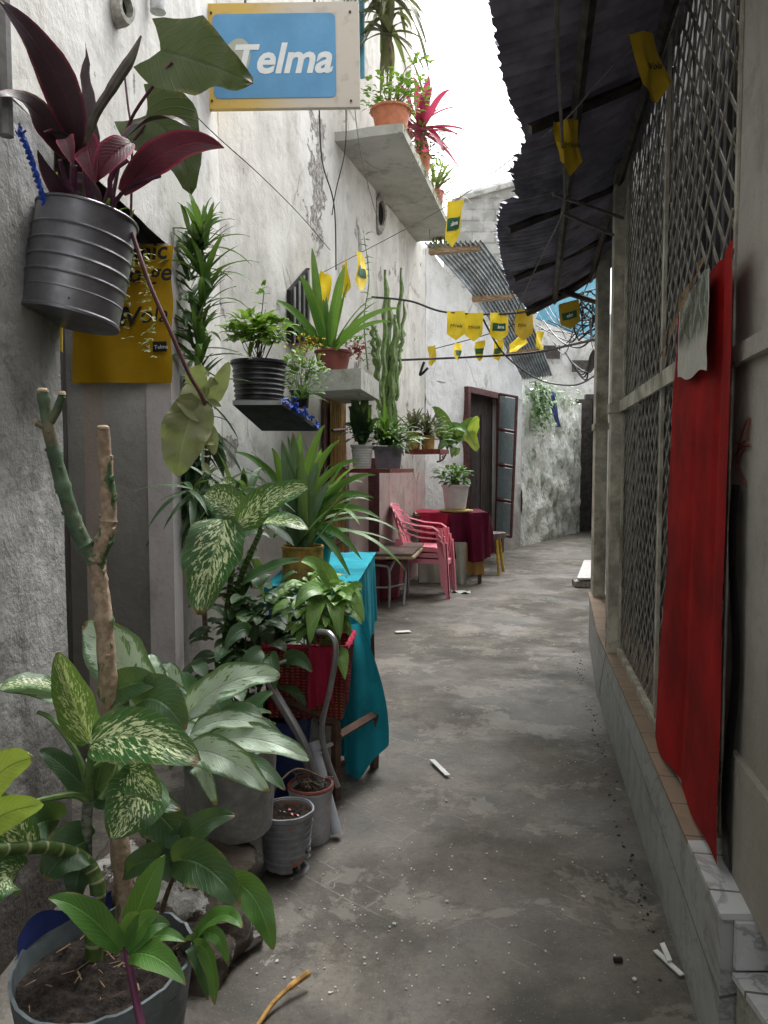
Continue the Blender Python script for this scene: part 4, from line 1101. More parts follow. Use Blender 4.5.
# ------------------------------------------------------------------ generic plant helpers
def crown(mb, c, n, ln, wd, el=(10, 80), droop=.35, spread=.02, shape='lance', az=(0, 360), cols=2, seg=7, stack=0.0, fold=.3):
    """whorl of leaves from c"""
    c = Vector(c)
    for i in range(n):
        a = R(random.uniform(*az)); t = i / max(1, n - 1); e = R(el[0] + (el[1] - el[0]) * t + random.uniform(-8, 8))
        d = Vector((math.cos(a) * math.cos(e), math.sin(a) * math.cos(e), math.sin(e)))
        l_ = ln * random.uniform(.7, 1.1)
        mb.leafd(c + Vector((random.uniform(-1, 1) * spread, random.uniform(-1, 1) * spread, stack * t)), d, l_, wd * random.uniform(.8, 1.15), droop * random.uniform(.5, 1.4) * (1 - .5 * t), shape, n=seg, cols=cols, fold=fold)
def bush(mb, c, rad, n, ln, wd, shape='ovate', droop=.25, up=.5, seg=5, cols=2):
    """small leaves through a volume"""
    c = Vector(c); rad = Vector(rad)
    for i in range(n):
        v = Vector((random.gauss(0, 1), random.gauss(0, 1), random.gauss(0, 1))).normalized() * random.random() ** .45
        p = c + Vector((v.x * rad.x, v.y * rad.y, v.z * rad.z))
        d = Vector((v.x + random.uniform(-.6, .6), v.y + random.uniform(-.6, .6) - .2, v.z * .4 + up * random.random()))
        mb.leafd(p, d, ln * random.uniform(.6, 1.2), wd * random.uniform(.7, 1.2), droop, shape, n=seg, cols=cols)
def stems(mb, base, c, rad, n, r=.003):
    base = Vector(base)
    for i in range(n):
        e = Vector(c) + Vector((random.uniform(-1, 1) * rad[0], random.uniform(-1, 1) * rad[1], random.uniform(-.6, 1) * rad[2]))
        m = base.lerp(e, .5) + Vector((random.uniform(-1, 1), random.uniform(-1, 1), 0)) * rad[0] * .25
        mb.tube([base + Vector((random.uniform(-.02, .02), random.uniform(-.02, .02), 0)), m, e], [r, r * .8, r * .5], 5)
def potprof(r0, r1, h, rib=0, lip=.006, nr_=40, amp=.003):
    P = [(0, 0), (r0 * .97, 0), (r0, .004)]
    for i in range(1, nr_):
        t = i / nr_; rr = r0 + (r1 - r0) * t
        if rib: rr -= amp * (1 - max(0, math.cos(t * 2 * math.pi * rib)) ** .5)
        P.append((rr, h * t))
    return P + [(r1 + lip, h * .93), (r1 + lip, h), (r1 - .004, h), (r1 - .006, h * .85)]
def pot(c, r0, r1, h, mat, parent, rib=0, lip=.006, soil=True, k=28, amp=.003, name='pot', fn=None, M_=None):
    m = MB(); m.lathe(c, potprof(r0, r1, h, rib, lip, amp=amp, nr_=max(12, rib * 6)), k, M_, fn=fn); o = build(name, m, mat, parent)
    if soil:
        s_ = MB(); s_.disc(Vector(c) + Vector((0, 0, h * .88)), r1 - .005, jit=.006); build('soil', s_, M['soil'], o)
    return o

# ------------------------------------------------------------------ tall narrow leaved plant by the wall
tp = thing('narrow_leaf_plant', D(200, 520, 3.85), 'tall dark plant with narrow drooping leaves growing up the wall beside the banner', 'plant')
k = MB()
for i in range(26):
    t = i / 25; c = D(196 + 5 * math.sin(t * 5), 520 - 285 * t, 3.8)
    if t < .55 and i % 2: crown(k, c, 9, .26, .034, (-60, 10), .5, .03)
    elif t >= .45: crown(k, c, 7, .28 if t < .9 else .22, .032, (5, 60), .35, .02)
crown(k, D(201, 250, 3.8), 9, .2, .03, (30, 80), .25)
tpf = build('foliage', k, M['l_dark'], tp)
k = MB(); 
for t in (.55, .65, .75, .85, .95, 1.0): crown(k, D(201 + 3 * math.sin(t * 9), 520 - 285 * t, 3.78), 11, .30, .034, (15, 75), .35, .02)
build('young_foliage', k, M['l_mid'], tp)
k = MB(); C(k, [(206, 640, 3.9), (200, 520, 3.85), (197, 400, 3.82), (202, 300, 3.8), (202, 235, 3.8)], .014, .006); build('stem', k, M['bark'], tp)
k = MB()
for i in range(20):
    c = D(196 + random.uniform(-10, 14), 430 + i * 4.5, 3.82); crown(k, c, 4, .19, .03, (-60, 0), .5, .02)
build('lower_foliage', k, M['l_dark'], tp)

# ------------------------------------------------------------------ shelf with the black ribbed pot
k = MB(); q = [D(233, 405, 3.95), D(282, 405, 3.95), D(319, 431, 4.6), D(262, 431, 4.6)]
q = [Vector((p.x, p.y, p.z)) for p in q]
sh = thing('dark_shelf', D(275, 430, 4.3), 'dark wall shelf carrying the black ribbed pot', 'shelf')
k.slab(q, (0, 0, .022)); build('board', k, simple('black board', (.018, .018, .018), .8), sh, smooth=False) if 0 else build('board', k, M['dark'], sh, smooth=False)
k = MB(); k.slab([p + Vector((0, -.012, .0)) for p in (q[0], q[1])] + [p + Vector((0, -.012, .024)) for p in (q[1], q[0])], (0, .01, 0)); build('board_edge', k, M['pale_pot'], sh, smooth=False)
pp1 = D(259, 401, 4.12)
pl = thing('black_pot_plant', pp1, 'light green leafy plant in a black ribbed pot on the dark shelf', 'potted plant')
pot(pp1, .135, .15, .215, M['black_pot'], pl, rib=8, amp=.006, fn=lambda r, h, th: r * (1 + .02 * math.sin(3 * th)))
k = MB(); bc = D(258, 325, 4.12); bush(k, bc + Vector((0, 0, -.02)), (.17, .13, .09), 130, .075, .06, 'heart', .3); bush(k, D(262, 295, 4.12), (.03, .03, .07), 10, .04, .03, 'heart', .2)
bush(k, D(245, 335, 4.05), (.12, .1, .05), 30, .07, .055, 'heart', .35)
build('foliage', k, M['l_lime'], pl)
k = MB(); stems(k, pp1 + Vector((0, 0, .19)), bc, (.14, .1, .08), 16); C(k, [(256, 365, 4.12), (260, 330, 4.12), (264, 292, 4.12)], .004, .002); build('stem', k, M['bark'], pl)
# blue and green beads of tape along the shelf edge
k = MB()
for i in range(42):
    t = random.random(); a = q[1].lerp(q[2], t) + Vector((random.uniform(-.01, .03), 0, random.uniform(0, .04)))
    b = a + Vector((random.uniform(-.04, .04), random.uniform(-.04, .04), random.uniform(-.02, .03))); k.tube([a, a.lerp(b, .5) + Vector((0, 0, .012)), b], .006, 5)
solid('blue_netting', k, M['rope_blue'], 'crumpled blue plastic netting along the dark shelf edge', 'netting')
# yellow flowering plant
yf = thing('yellow_flower_plant', D(300, 400, 4.35), 'small plant with yellow orange flowers at the far end of the dark shelf', 'potted plant')
pot(D(300, 408, 4.45), .05, .06, .1, M['black_pot'], yf)
k = MB(); bush(k, D(303, 372, 4.4), (.14, .1, .14), 170, .06, .028, 'ovate', .3); crown(k, D(300, 398, 4.3), 12, .17, .02, (0, 60), .3); build('foliage', k, M['l_syng'], yf)
k = MB()
for i in range(60):
    c = D(307 + random.gauss(0, 7), 345 + random.gauss(0, 5), 4.3); crown(k, c, 4, .018, .012, (0, 60), .1, .003, 'ovate', seg=3)
build('blossom', k, M['petal_yellow'], yf)
k = MB(); stems(k, D(302, 400, 4.4), D(305, 355, 4.35), (.08, .05, .06), 14, .002); build('stem', k, M['petiole'], yf)

# ------------------------------------------------------------------ concrete ledge with strap leaf plant
lg = [W(319, 380, 0), D(362, 389, 5.5), D(378, 375, 6.3), W(340, 372, 0)]
lq = [D(305, 383, 5.55), D(361, 389, 5.35), D(379, 377, 6.2), D(345, 374, 6.6)]
zz = lq[1].z
lq = [Vector((p.x, p.y, zz)) for p in lq]
k = MB(); k.slab(lq, (0, 0, .15)); solid('concrete_ledge', k, M['slab'], 'thick concrete ledge jutting from the house above the red shelf', 'ledge', smooth=False)
lt = zz + .15
pc = D(333, 352, 5.75); pc.z = lt
sp = thing('strap_leaf_plant', pc, 'bright green strap leaved plant in a red brown pot on the concrete ledge', 'potted plant')
pot(pc, .10, .14, .18, M['brown_pot'], sp)
k = MB(); cc = pc + Vector((-.02, 0, .16))
crown(k, cc, 16, .62, .07, (25, 88), .28, .04, 'strap', seg=10, cols=2)
for (a, b, w_) in (((322, 345, 5.7), (312, 248, 5.6), .07), ((325, 345, 5.7), (300, 275, 5.5), .08), ((330, 345, 5.7), (345, 266, 5.6), .08), ((335, 345, 5.7), (400, 308, 5.4), .06), ((320, 345, 5.7), (272, 300, 5.4), .07), ((318, 348, 5.7), (262, 318, 5.4), .06), ((336, 350, 5.6), (392, 322, 5.3), .05)):
    k.leaf(D(*a), D(*b), w_, arc=(0, -.03, .06), N=(0, -1, .5), shape='strap', n=12)
build('foliage', k, M['l_bright'], sp)
iv = thing('climbing_vine', D(366, 350, 6.1), 'thin ivy vine climbing up from the concrete ledge', 'plant')
k = MB(); C(k, [(368, 370, 6.1), (364, 320, 6.1), (369, 280, 6.1), (364, 236, 6.1)], .006, .003); build('stem', k, M['petiole'], iv)
k = MB()
for i in range(24):
    k.leafd(D(366 + random.uniform(-4, 4), 372 - i * 6, 6.05), (random.choice((-1, 1)), random.uniform(-1, .2), random.uniform(0, .6)), .065, .05, .3, 'heart', n=5, cols=2)
bush(k, D(350, 345, 6.0), (.18, .14, .12), 60, .06, .03); build('foliage', k, M['l_mid'], iv)
k = MB()
for i in range(46):
    c = D(356 + random.gauss(0, 5), 352 + random.gauss(0, 4), 5.85); crown(k, c, 4, .03, .02, (0, 60), .1, .003, 'ovate', seg=3)
o = solid('pink_blossoms', k, M['petal_pink'], 'cluster of small pink flowers at the front of the concrete ledge', 'flowers')
# cactus
cz = G(392, 500, 1.2); ca = thing('tall_cactus', W(390, 470, .12), 'tall many-armed green cactus beside the concrete ledge', 'cactus')
k = MB()
for (x0, y0, x1, y1, r_) in ((382, 420, 386, 270, .022), (388, 430, 396, 315, .026), (378, 410, 377, 330, .024), (392, 420, 402, 268, .018), (396, 400, 405, 300, .016), (385, 425, 390, 300, .028), (380, 400, 374, 345, .022), (392, 440, 391, 350, .035), (374, 360, 372, 322, .018), (398, 360, 404, 330, .018)):
    a = W(x0, y0, .14 + random.uniform(0, .08)); b = W(x1, y1, .14 + random.uniform(0, .1)); n_ = 22
    P = [a.lerp(b, i / n_) + Vector((.012 * math.sin(i * 1.1), 0, 0)) for i in range(n_ + 1)]
    k.tube(P, [r_ * (1 + .16 * math.sin(i * 2.1)) * (1 if i < n_ - 1 else .5) * 1.25 for i in range(n_ + 1)], 5)
build('arm', k, M['cactus'], ca)
k = MB(); C(k, [(392, 440, 7.2), (393, 470, 7.2)], .05, .06); build('trunk', k, M['cactus'], ca)

# ------------------------------------------------------------------ lower red shelves
q = [D(345, 469, 6.4), D(390, 473, 6.1), D(414, 466, 6.9), D(372, 462, 7.4)]; z_ = q[1].z; q = [Vector((p.x, p.y, z_)) for p in q]
k = MB(); k.slab(q, (0, 0, .035)); solid('red_plank_shelf', k, M['red_plank'], 'red painted plank shelf holding the white pot and the lilac planter', 'shelf', smooth=False)
c = D(362, 467, 6.35); c.z = z_ + .037
wp = thing('white_pot_plant', c, 'broad dark leaved plant in a ribbed white pot on the red plank shelf', 'potted plant')
pot(c, .078, .095, .20, M['white_pot'], wp, rib=9, amp=.003)
k = MB()
for (b, w_) in (((348, 407), .11), ((352, 395), .10), ((372, 405), .09), ((380, 420), .08), ((345, 425), .08), ((366, 392), .09)):
    k.leaf(c + Vector((0, 0, .2)), D(b[0], b[1], 6.2), w_, arc=(0, 0, .06), shape='ovate', n=9)
bush(k, c + Vector((0, 0, .3)), (.14, .12, .09), 50, .08, .045)
build('foliage', k, M['l_dark'], wp)
c2 = D(388, 466, 6.5); c2.z = z_ + .037
lp = thing('lilac_planter', c2, 'bushy green plant in a lilac grey rectangular planter on the red plank shelf', 'potted plant')
k = MB(); w0, w1, d_, h_ = .105, .125, .10, .19
vs = [c2 + Vector((sx * (w0 if z == 0 else w1), sy * d_, z)) for z in (0, h_) for sx, sy in ((-1,-1),(1,-1),(1,1),(-1,1))]
k.add(vs, [(0,3,2,1),(0,1,5,4),(1,2,6,5),(2,3,7,6),(3,0,4,7)]); k.box(c2 + Vector((0, -d_, h_ - .012)), (w1 * 2 + .02, .015, .028)); k.box(c2 + Vector((0, d_, h_ - .012)), (w1 * 2 + .02, .015, .028))
k.box(c2 + Vector((0, 0, h_ - .02)), (w1 * 2 - .01, d_ * 2, .01))
build('pot', k, M['purple_pot'], lp, smooth=False)
k = MB(); crown(k, c2 + Vector((0, 0, .2)), 46, .44, .04, (15, 85), .3, .07, 'strap', seg=8); build('blade_foliage', k, M['l_bright'], lp)
k = MB(); bush(k, c2 + Vector((.02, -.04, .27)), (.22, .12, .12), 120, .09, .035, 'lance', .3); crown(k, c2 + Vector((0, -.05, .25)), 12, .26, .05, (5, 50), .3, .06); build('foliage', k, M['l_mid'], lp)
q2 = [D(405, 449, 7.5), D(440, 453, 7.2), D(449, 450, 7.7), D(415, 446, 8.1)]; z2 = q2[1].z; q2 = [Vector((p.x, p.y, z2)) for p in q2]
k = MB(); k.slab(q2, (0, 0, .04)); solid('small_red_shelf', k, M['red_plank'], 'smaller red shelf farther along holding brass coloured tins', 'shelf', smooth=False)
for i, (px, r_, h_, lab) in enumerate(((413, .075, .17, 'grey leaved plant in the left brass tin on the smaller red shelf'), (428, .07, .14, 'spiky grey plant in the right brass tin on the smaller red shelf'))):
    c = D(px, 446, 7.5); c.z = z2 + .042
    t_ = thing('brass_tin_plant', c, lab, 'potted plant', 'plants in brass tins'); pot(c, r_ * .9, r_, h_, M['gold'], t_)
    k = MB(); crown(k, c + Vector((0, 0, h_)), 36, .34, .03, (5, 80), .3, .03); bush(k, c + Vector((.04, 0, h_ + .1)), (.16, .1, .12), 50, .08, .03); build('foliage', k, M['l_grey'], t_)
k = MB(); k.box(D(412, 433, 7.7), (.06, .12, .34)); solid('red_shelf_bracket', k, M['red_plank'], 'upright red board behind the brass tins', 'board')
hp = thing('trailing_pothos', D(455, 470, 8.2), 'pale green broad leaved plant reaching over the bucket by the dark doorway', 'plant')
k = MB()
for (a, b, w_) in (((450, 440), (432, 407), .2), ((455, 440), (478, 418), .12), ((458, 440), (480, 448), .16), ((452, 445), (438, 452), .16), ((455, 450), (452, 458), .15), ((448, 430), (470, 436), .14)):
    k.leaf(D(a[0], a[1], 8.1), D(b[0], b[1], 7.9), w_, arc=(0, 0, .06), shape='heart', n=9)
crown(k, D(440, 440, 7.9), 20, .3, .04, (0, 70), .3); build('foliage', k, M['l_mid'], hp)
k = MB(); k.leaf(D(470, 440, 8), D(478, 416, 7.9), .12, N=(0, -1, .2), shape='ovate'); k.leaf(D(466, 432, 8), D(477, 452, 7.9), .14, N=(0, -1, .2), shape='ovate'); build('pale_foliage', k, M['l_yellow'], hp)
k = MB(); C(k, [(437, 462, 8.3), (444, 458, 8.3), (452, 440, 8.1), (470, 435, 8.0)], .012, .005); C(k, [(440, 460, 8.3), (440, 430, 8.0)], .009, .005); build('stem', k, M['bark'], hp)
k = MB()
for i in range(10): crown(k, D(444 + random.uniform(-2, 2), 455 + random.uniform(-3, 3), 8.3), 3, .04, .03, (0, 60), .1, .01, 'ovate', seg=3)
solid('red_blossom', k, M['l_pinkred'], 'tiny red flower hanging at the end of the smaller red shelf', 'flowers')

# ------------------------------------------------------------------ cloth covered table with bucket
TZ = .86
ct = thing('side_table', (.8, 9.2, 0), 'small table by the doorway hidden under maroon cloths', 'table')
k = MB(); k.box((.80, 9.25, TZ - .02), (.84, .8, .03)); build('tabletop', k, M['chip'], ct, smooth=False)
for sx in (.44, 1.16):
    for sy in (8.92, 9.6):
        k = MB(); k.box((sx, sy, TZ / 2 - .02), (.045, .045, TZ - .05)); build('leg', k, M['brown_tube'], ct, smooth=False)
def drape(mb, path, z0, z1, amp, freq, nfold=60, out=1.0, sway=.0, bottom=None):
    """hanging cloth along a plan path"""
    P = [Vector((p[0], p[1], 0)) for p in path]; Ls = [0]
    for a, b in zip(P, P[1:]): Ls.append(Ls[-1] + (b - a).length)
    def at(s):
        for i in range(len(P) - 1):
            if s <= Ls[i + 1] + 1e-9:
                f = (s - Ls[i]) / (Ls[i + 1] - Ls[i]); t = (P[i + 1] - P[i]).normalized(); return P[i].lerp(P[i + 1], f), Vector((t.y, -t.x, 0))
        return P[-1], Vector((1, 0, 0))
    ph = random.uniform(0, 6)
    def f(u, v):
        p, n = at(u * Ls[-1]); zb = z0 if bottom is None else bottom(u)
        a_ = amp * (1 - v) ** .6
        d = a_ * (math.sin(u * Ls[-1] * freq + ph) + .5 * math.sin(u * Ls[-1] * freq * 2.3 + 1 + v)) + sway * (1 - v)
        return p + n * (.012 + abs(amp) * .3 + d * out) + Vector((0, 0, zb + (z1 - zb) * v))
    mb.grid(f, nfold, 24)
k = MB(); drape(k, [(.42, 8.84), (.80, 8.84)], .35, TZ, .05, 26, bottom=lambda u: .33 + .07 * math.sin(u * 4)); 
k.grid(lambda u, v: Vector((.40 + .4 * u, 8.83 + .8 * v, TZ + .003 + .004 * math.sin(u * 9 + v * 5))), 12, 12); solid('crimson_cloth', k, M['crimson_cloth'], 'crimson cloth over the near left of the doorway table', 'tablecloth')
k = MB(); drape(k, [(.79, 8.83), (1.24, 8.83), (1.24, 9.65)], .2, TZ + .004, .065, 22, bottom=lambda u: .40 - .12 * math.sin(u * 5 + .5))
k.grid(lambda u, v: Vector((.80 + .44 * u, 8.82 + .83 * v, TZ + .008 + .004 * math.sin(u * 9 + v * 5))), 12, 12); solid('maroon_cloth', k, M['maroon_cloth'], 'dark maroon cloth over the right of the doorway table', 'tablecloth')
k = MB(); drape(k, [(.42, 8.86), (.82, 8.86)], .02, .5, .03, 16); drape(k, [(.80, 8.80), (.98, 8.78)], .0, .52, .05, 26, bottom=lambda u: -.0 + .02 * u); 
solid('pale_cloth', k, M['pale_cloth'], 'pale green grey cloth hanging behind the maroon cloth of the doorway table', 'tablecloth')
k = MB(); k.grid(lambda u, v: G(455, 592) + Vector((.22 * u - .05, -.10 * v + .03 * math.sin(u * 7), .012 + .012 * math.sin(u * 12 + v * 6))), 14, 8)
solid('pale_rag', k, M['pale_cloth'], 'pale rag end lying on the ground in front of the doorway table', 'rag')
k = MB(); drape(k, [(.98, 8.86), (1.20, 8.88)], .12, .5, .03, 24); solid('ochre_cloth', k, M['ochre_cloth'], 'ochre cloth hanging below the maroon cloth', 'tablecloth')
k = MB(); k.lathe((.88, 9.0, TZ + .012), [(0, 0), (.20, 0), (.205, .01), (.20, .022), (0, .024)], 32); solid('yellow_tray', k, simple('straw yellow tray', (.36, .27, .08), .7), 'round straw yellow tray under the grey bucket', 'tray')
c = Vector((.87, 9.0, TZ + .037)); bp = thing('bucket_plant', c, 'leafy plant in a pale grey bucket on the cloth covered table', 'potted plant')
pot(c, .125, .165, .30, simple('pale grey bucket', (.52, .53, .54), .55, var=.06), bp, lip=.008)
k = MB(); bush(k, c + Vector((-.02, 0, .42)), (.22, .18, .11), 90, .10, .05); crown(k, c + Vector((0, 0, .3)), 16, .28, .04, (10, 80), .3, .05); build('foliage', k, M['l_mid'], bp)
# stool with yellow legs
sl_ = thing('yellow_leg_stool', (1.34, 9.75, 0), 'low stool with yellow metal legs and grey cushion by the dark doorway', 'stool')
k = MB(); k.prism([(1.40 + .0 + .20 * math.cos(R(a)) * (1 + .15 * abs(math.cos(R(a * 2)))), 9.85 + .20 * math.sin(R(a)) * (1 + .15 * abs(math.cos(R(a * 2))))) for a in range(0, 360, 15)], .47, .54); build('seat', k, M['stool_seat'], sl_)
for (a, b) in (((1.48, 9.68), (1.50, 9.60)), ((1.55, 9.95), (1.62, 9.98)), ((1.24, 9.7), (1.20, 9.64)), ((1.28, 10.0), (1.24, 10.06))):
    k = MB(); k.tube([(a[0], a[1], .48), (b[0], b[1], 0)], .02, 8); build('leg', k, M['yellow_paint'], sl_)

# ------------------------------------------------------------------ stacked pink chairs
def pink_chair(dz, label):
    t_ = thing('plastic_chair', (0, 0, dz), label, 'chair', 'stacked pink plastic chairs')
    m = M['pink']
    k = MB()   # seat
    def seat(u, v):
        x = -.20 + .42 * u; y = (v - .5) * (.40 + .06 * u); return Vector((x, y, .42 - .02 * math.sin(math.pi * v) * math.sin(math.pi * u) - (.03 * max(0, u - .85) / .15)))
    k.grid(seat, 14, 12); k.grid(lambda u, v: seat(v, u) - Vector((0, 0, .014)), 12, 14)
    for y_ in (0, 1): k.grid(lambda u, v: seat(u, y_) - Vector((0, 0, .05 * v)), 14, 1)
    k.grid(lambda u, v: seat(1, u) - Vector((0, 0, .05 * v)), 12, 1)
    build('seat', k, m, t_, root=None)
    k = MB()   # back with slots
    def bk(u, v, off=0):
        y = (u - .5) * (.42 - .06 * v); x = -.20 - .13 * v - .05 * math.cos((u - .5) * 2.6) + off; return Vector((x, y, .42 + .42 * v + .03 * math.cos((u - .5) * 3) * v))
    for i in range(5):
        u0, u1 = i / 5 + .03, (i + 1) / 5 - .03
        k.slab([bk(u0, .12), bk(u1, .12), bk(u1, .85), bk(u0, .85)], (.012, 0, 0))
    k.grid(lambda u, v: bk(u, .82 + .18 * v), 16, 3); k.grid(lambda u, v: bk(u, 1 - .18 * v, .016), 16, 3); k.grid(lambda u, v: bk(u, .15 * v), 16, 2)
    k.tube([bk(i / 16, 1, .008) for i in range(17)], .012, 6)
    build('backrest', k, m, t_)
    for s in (-1, 1):
        k = MB(); P = [(-.30, s * .19, .80), (-.22, s * .24, .70), (-.05, s * .27, .655), (.14, s * .27, .64), (.20, s * .265, .60), (.215, s * .255, .45)]
        Q = [Vector(p) for p in P]
        for a, b in zip(Q, Q[1:]):
            pass
        k.grid(lambda u, v: (lambda i, f: Q[min(i, 4)].lerp(Q[min(i, 4) + 1], f))(int(min(u * 5, 4.999)), min(u * 5, 4.999) % 1) + (Vector((0, (v - .5) * .05, .004 * math.sin(v * 3.14))) ), 20, 4)
        k.tube(Q, .011, 6)
        build('armrest', k, m, t_)
        for (x0, x1) in ((.20, .25), (-.24, -.31)):
            k = MB(); n_ = 6
            for i in range(1):
                a0, a1 = Vector((x0, s * .235, .46 if x0 > 0 else .50)), Vector((x1, s * .25, 0))
                if x0 > 0: a0 = Vector((.20, s * .25, .60))
                w0_, w1_ = .034, .022
                dirx = 1 if x0 > 0 else -1
                for (ox, oy) in ((0, 1),):
                    k.slab([a0 + Vector((-w0_, 0, 0)), a0 + Vector((w0_, 0, 0)), a1 + Vector((w1_, 0, 0)), a1 + Vector((-w1_, 0, 0))], (0, -s * .012, 0))
                    e0, e1 = a0 + Vector((dirx * w0_, 0, 0)), a1 + Vector((dirx * w1_, 0, 0))
                    k.slab([e0, e0 + Vector((0, -s * w0_ * 1.8, 0)), e1 + Vector((0, -s * w1_ * 1.8, 0)), e1], (-dirx * .012, 0, 0))
            build('leg', k, m, t_)
    return t_
pc_pos = Vector((.50, 8.15, 0)); pc_rot = R(-14)
labs = ['lowest pink plastic armchair of the stack in front of the maroon cloth', 'middle pink plastic armchair of the stack in front of the maroon cloth', 'topmost pink plastic armchair of the stack in front of the maroon cloth']
ch0 = pink_chair(0, labs[0]); chairs = [ch0]
for i in (1, 2):
    r = ch0.copy(); COL.objects.link(r); r['label'] = labs[i]
    for chd in list(ch0.children):
        c_ = chd.copy(); COL.objects.link(c_); c_.parent = r
    chairs.append(r)
for i, r in enumerate(chairs):
    r.rotation_euler = (0, 0, pc_rot); r.location = pc_pos + Vector((-.025 * i, .01 * i, .065 * i))
# ------------------------------------------------------------------ low metal table
lt_ = thing('low_folding_table', (.05, 7.8, 0), 'low table with worn brown top and bent grey tube legs beside the pink chairs', 'table')
k = MB(); TT = .53; q = [D(342, 545, 7.3), D(412, 556, 7.3), D(424, 540, 8.2), D(352, 536, 8.3)]; q = [Vector((p.x, p.y, TT + (.02 if i > 1 else 0))) for i, p in enumerate(q)]
k.slab(q, (0, 0, .02)); build('tabletop', k, M['table_brown'], lt_, smooth=False)
k = MB(); q3 = [q[0] + Vector((0, -.03, -.03)), q[1] + Vector((.02, -.03, -.03)), q[2] + Vector((.02, 0, -.03)), q[3] + Vector((0, 0, -.03))]; k.slab(q3, (0, 0, .022)); build('board_edge', k, M['chip'], lt_, smooth=False)
def tubeleg(P, r_=.014): 
    k = MB(); 
    Q = []; P = [Vector(p) for p in P]; n = len(P)
    for i in range(n - 1):
        p0, p1, p2, p3 = P[max(i-1, 0)], P[i], P[i+1], P[min(i+2, n-1)]
        for s in range(5):
            t = s / 5; Q.append(.5 * ((2 * p1) + (-p0 + p2) * t + (2*p0 - 5*p1 + 4*p2 - p3) * t*t + (-p0 + 3*p1 - 3*p2 + p3) * t**3))
    Q.append(P[-1]); k.tube(Q, r_, 8); return k
yy = 7.38
build('leg', tubeleg([(-.30, yy, 0), (-.31, yy, .36), (-.24, yy, .42), (-.02, yy, .42), (.05, yy, .36), (.05, yy - .02, 0)]), M['steel_tube'], lt_)
build('leg', tubeleg([(-.22, yy + .5, 0), (-.22, yy + .5, .36), (-.12, yy + .5, .44), (.1, yy + .5, .44), (.22, yy + .3, .40), (.20, yy + .1, 0)]), M['steel_tube'], lt_)
build('leg', tubeleg([(.05, yy, .36), (.12, yy + .05, .48), (.22, yy + .2, .5), (.26, yy + .6, .40), (.26, yy + .65, 0)]), M['steel_tube'], lt_)
k = MB(); k.tube([(-.30, yy, .2), (.05, yy, .2)], .010, 6); k.tube([(.04, yy, .2), (.20, yy + .1, .22)], .01, 6); build('stretcher', k, M['steel_tube'], lt_)
c = Vector((-.02, 7.95, 0)); k = MB(); k.lathe(c, potprof(.17, .20, .42, 0, .008), 28); solid('maroon_bin', k, simple('maroon plastic', (.12, .01, .03), .5), 'dark maroon tub under the low brown table', 'tub')

# ------------------------------------------------------------------ turquoise cloth table
tt = thing('long_table', (-.5, 4.2, 0), 'brown framed table under the turquoise cloth', 'table')
TH = .84; xa, xb, ya, yb = -.56, -.085, 3.45, 4.85
def trx(y): return -.165 + .06 * (y - 3.45)
k = MB(); k.slab([(xa, ya, TH - .03), (trx(ya), ya, TH - .03), (trx(yb), yb, TH - .03), (xa + .03, yb, TH - .03)], (0, 0, .02)); build('tabletop', k, M['brown_tube'], tt, smooth=False)
for (x, y) in ((trx(ya) - .03, ya + .04), (trx(yb) - .02, yb - .03), (xa + .1, ya + .04), (xa + .1, yb - .04)):
    k = MB(); k.slab([(x - .02, y - .02, TH - .03), (x + .02, y - .02, TH - .03), (x + .045, y - .02, 0), (x + .005, y - .02, 0)], (0, .04, 0)); build('leg', k, M['brown_tube'], tt, smooth=False)
cl = MB()
cl.grid(lambda u, v: Vector((xa + (trx(ya + (yb - ya) * v) + .03 - xa) * u, ya - .01 + (yb - ya + .02) * v, TH + .006 + .006 * noise.noise(Vector((u * 6, v * 8, 0))))), 24, 30)
drape(cl, [(trx(ya), ya - .01), (trx(yb), yb)], .3, TH + .004, .016, 26, 90, bottom=lambda u: .36 + .04 * math.sin(u * 8))
drape(cl, [(xa, ya - .01), (trx(ya) - .0, ya - .01)], .5, TH + .004, .014, 20, 60, bottom=lambda u: .62 + .05 * math.sin(u * 8))
# the bunched corner hanging almost to the ground
def bunch(u, v):
    th = u * 2 * math.pi; zc = TH + .01 - (TH - .06) * v
    wv = .03 + .055 * math.sin(min(1, v * 1.35) * math.pi * .5) - .02 * max(0, v - .8) * 5 * .3
    cx = -.185 + .055 * math.sin(v * 2.6) + .015 * math.sin(v * 9) - .02 * v; cy = 3.43 - .03 * math.sin(v * 3)
    if v > .8: wv *= .9
    r_ = wv * (1 + .22 * math.sin(5 * th + v * 3) + .10 * math.sin(9 * th))
    return Vector((cx + r_ * math.cos(th), cy + .6 * r_ * math.sin(th), zc + .02 * math.sin(th + 1)))
cl.grid(bunch, 64, 50)
def lump(u, v):     # fold that swings out to the right
    a = D(372 + 0 * u, 640 + 100 * v, 3.5).lerp(D(346, 625 + 160 * v, 3.4), 1 - u)
    k_ = .5 - .5 * math.cos(v * math.pi)
    e = D(362 + 27 * math.sin(v * 1.7), 625 + 118 * v, 3.36); s_ = D(335 + 12 * v, 618 + 170 * v, 3.30)
    p = s_.lerp(e, u); p.y += .025 * math.sin(u * 9 + v * 2) - .03 * math.sin(u * math.pi); return p
cl.grid(lump, 30, 36)
solid('turquoise_cloth', cl, M['teal_cloth'], 'turquoise cloth draped over the long table and bunched at its corner', 'tablecloth')

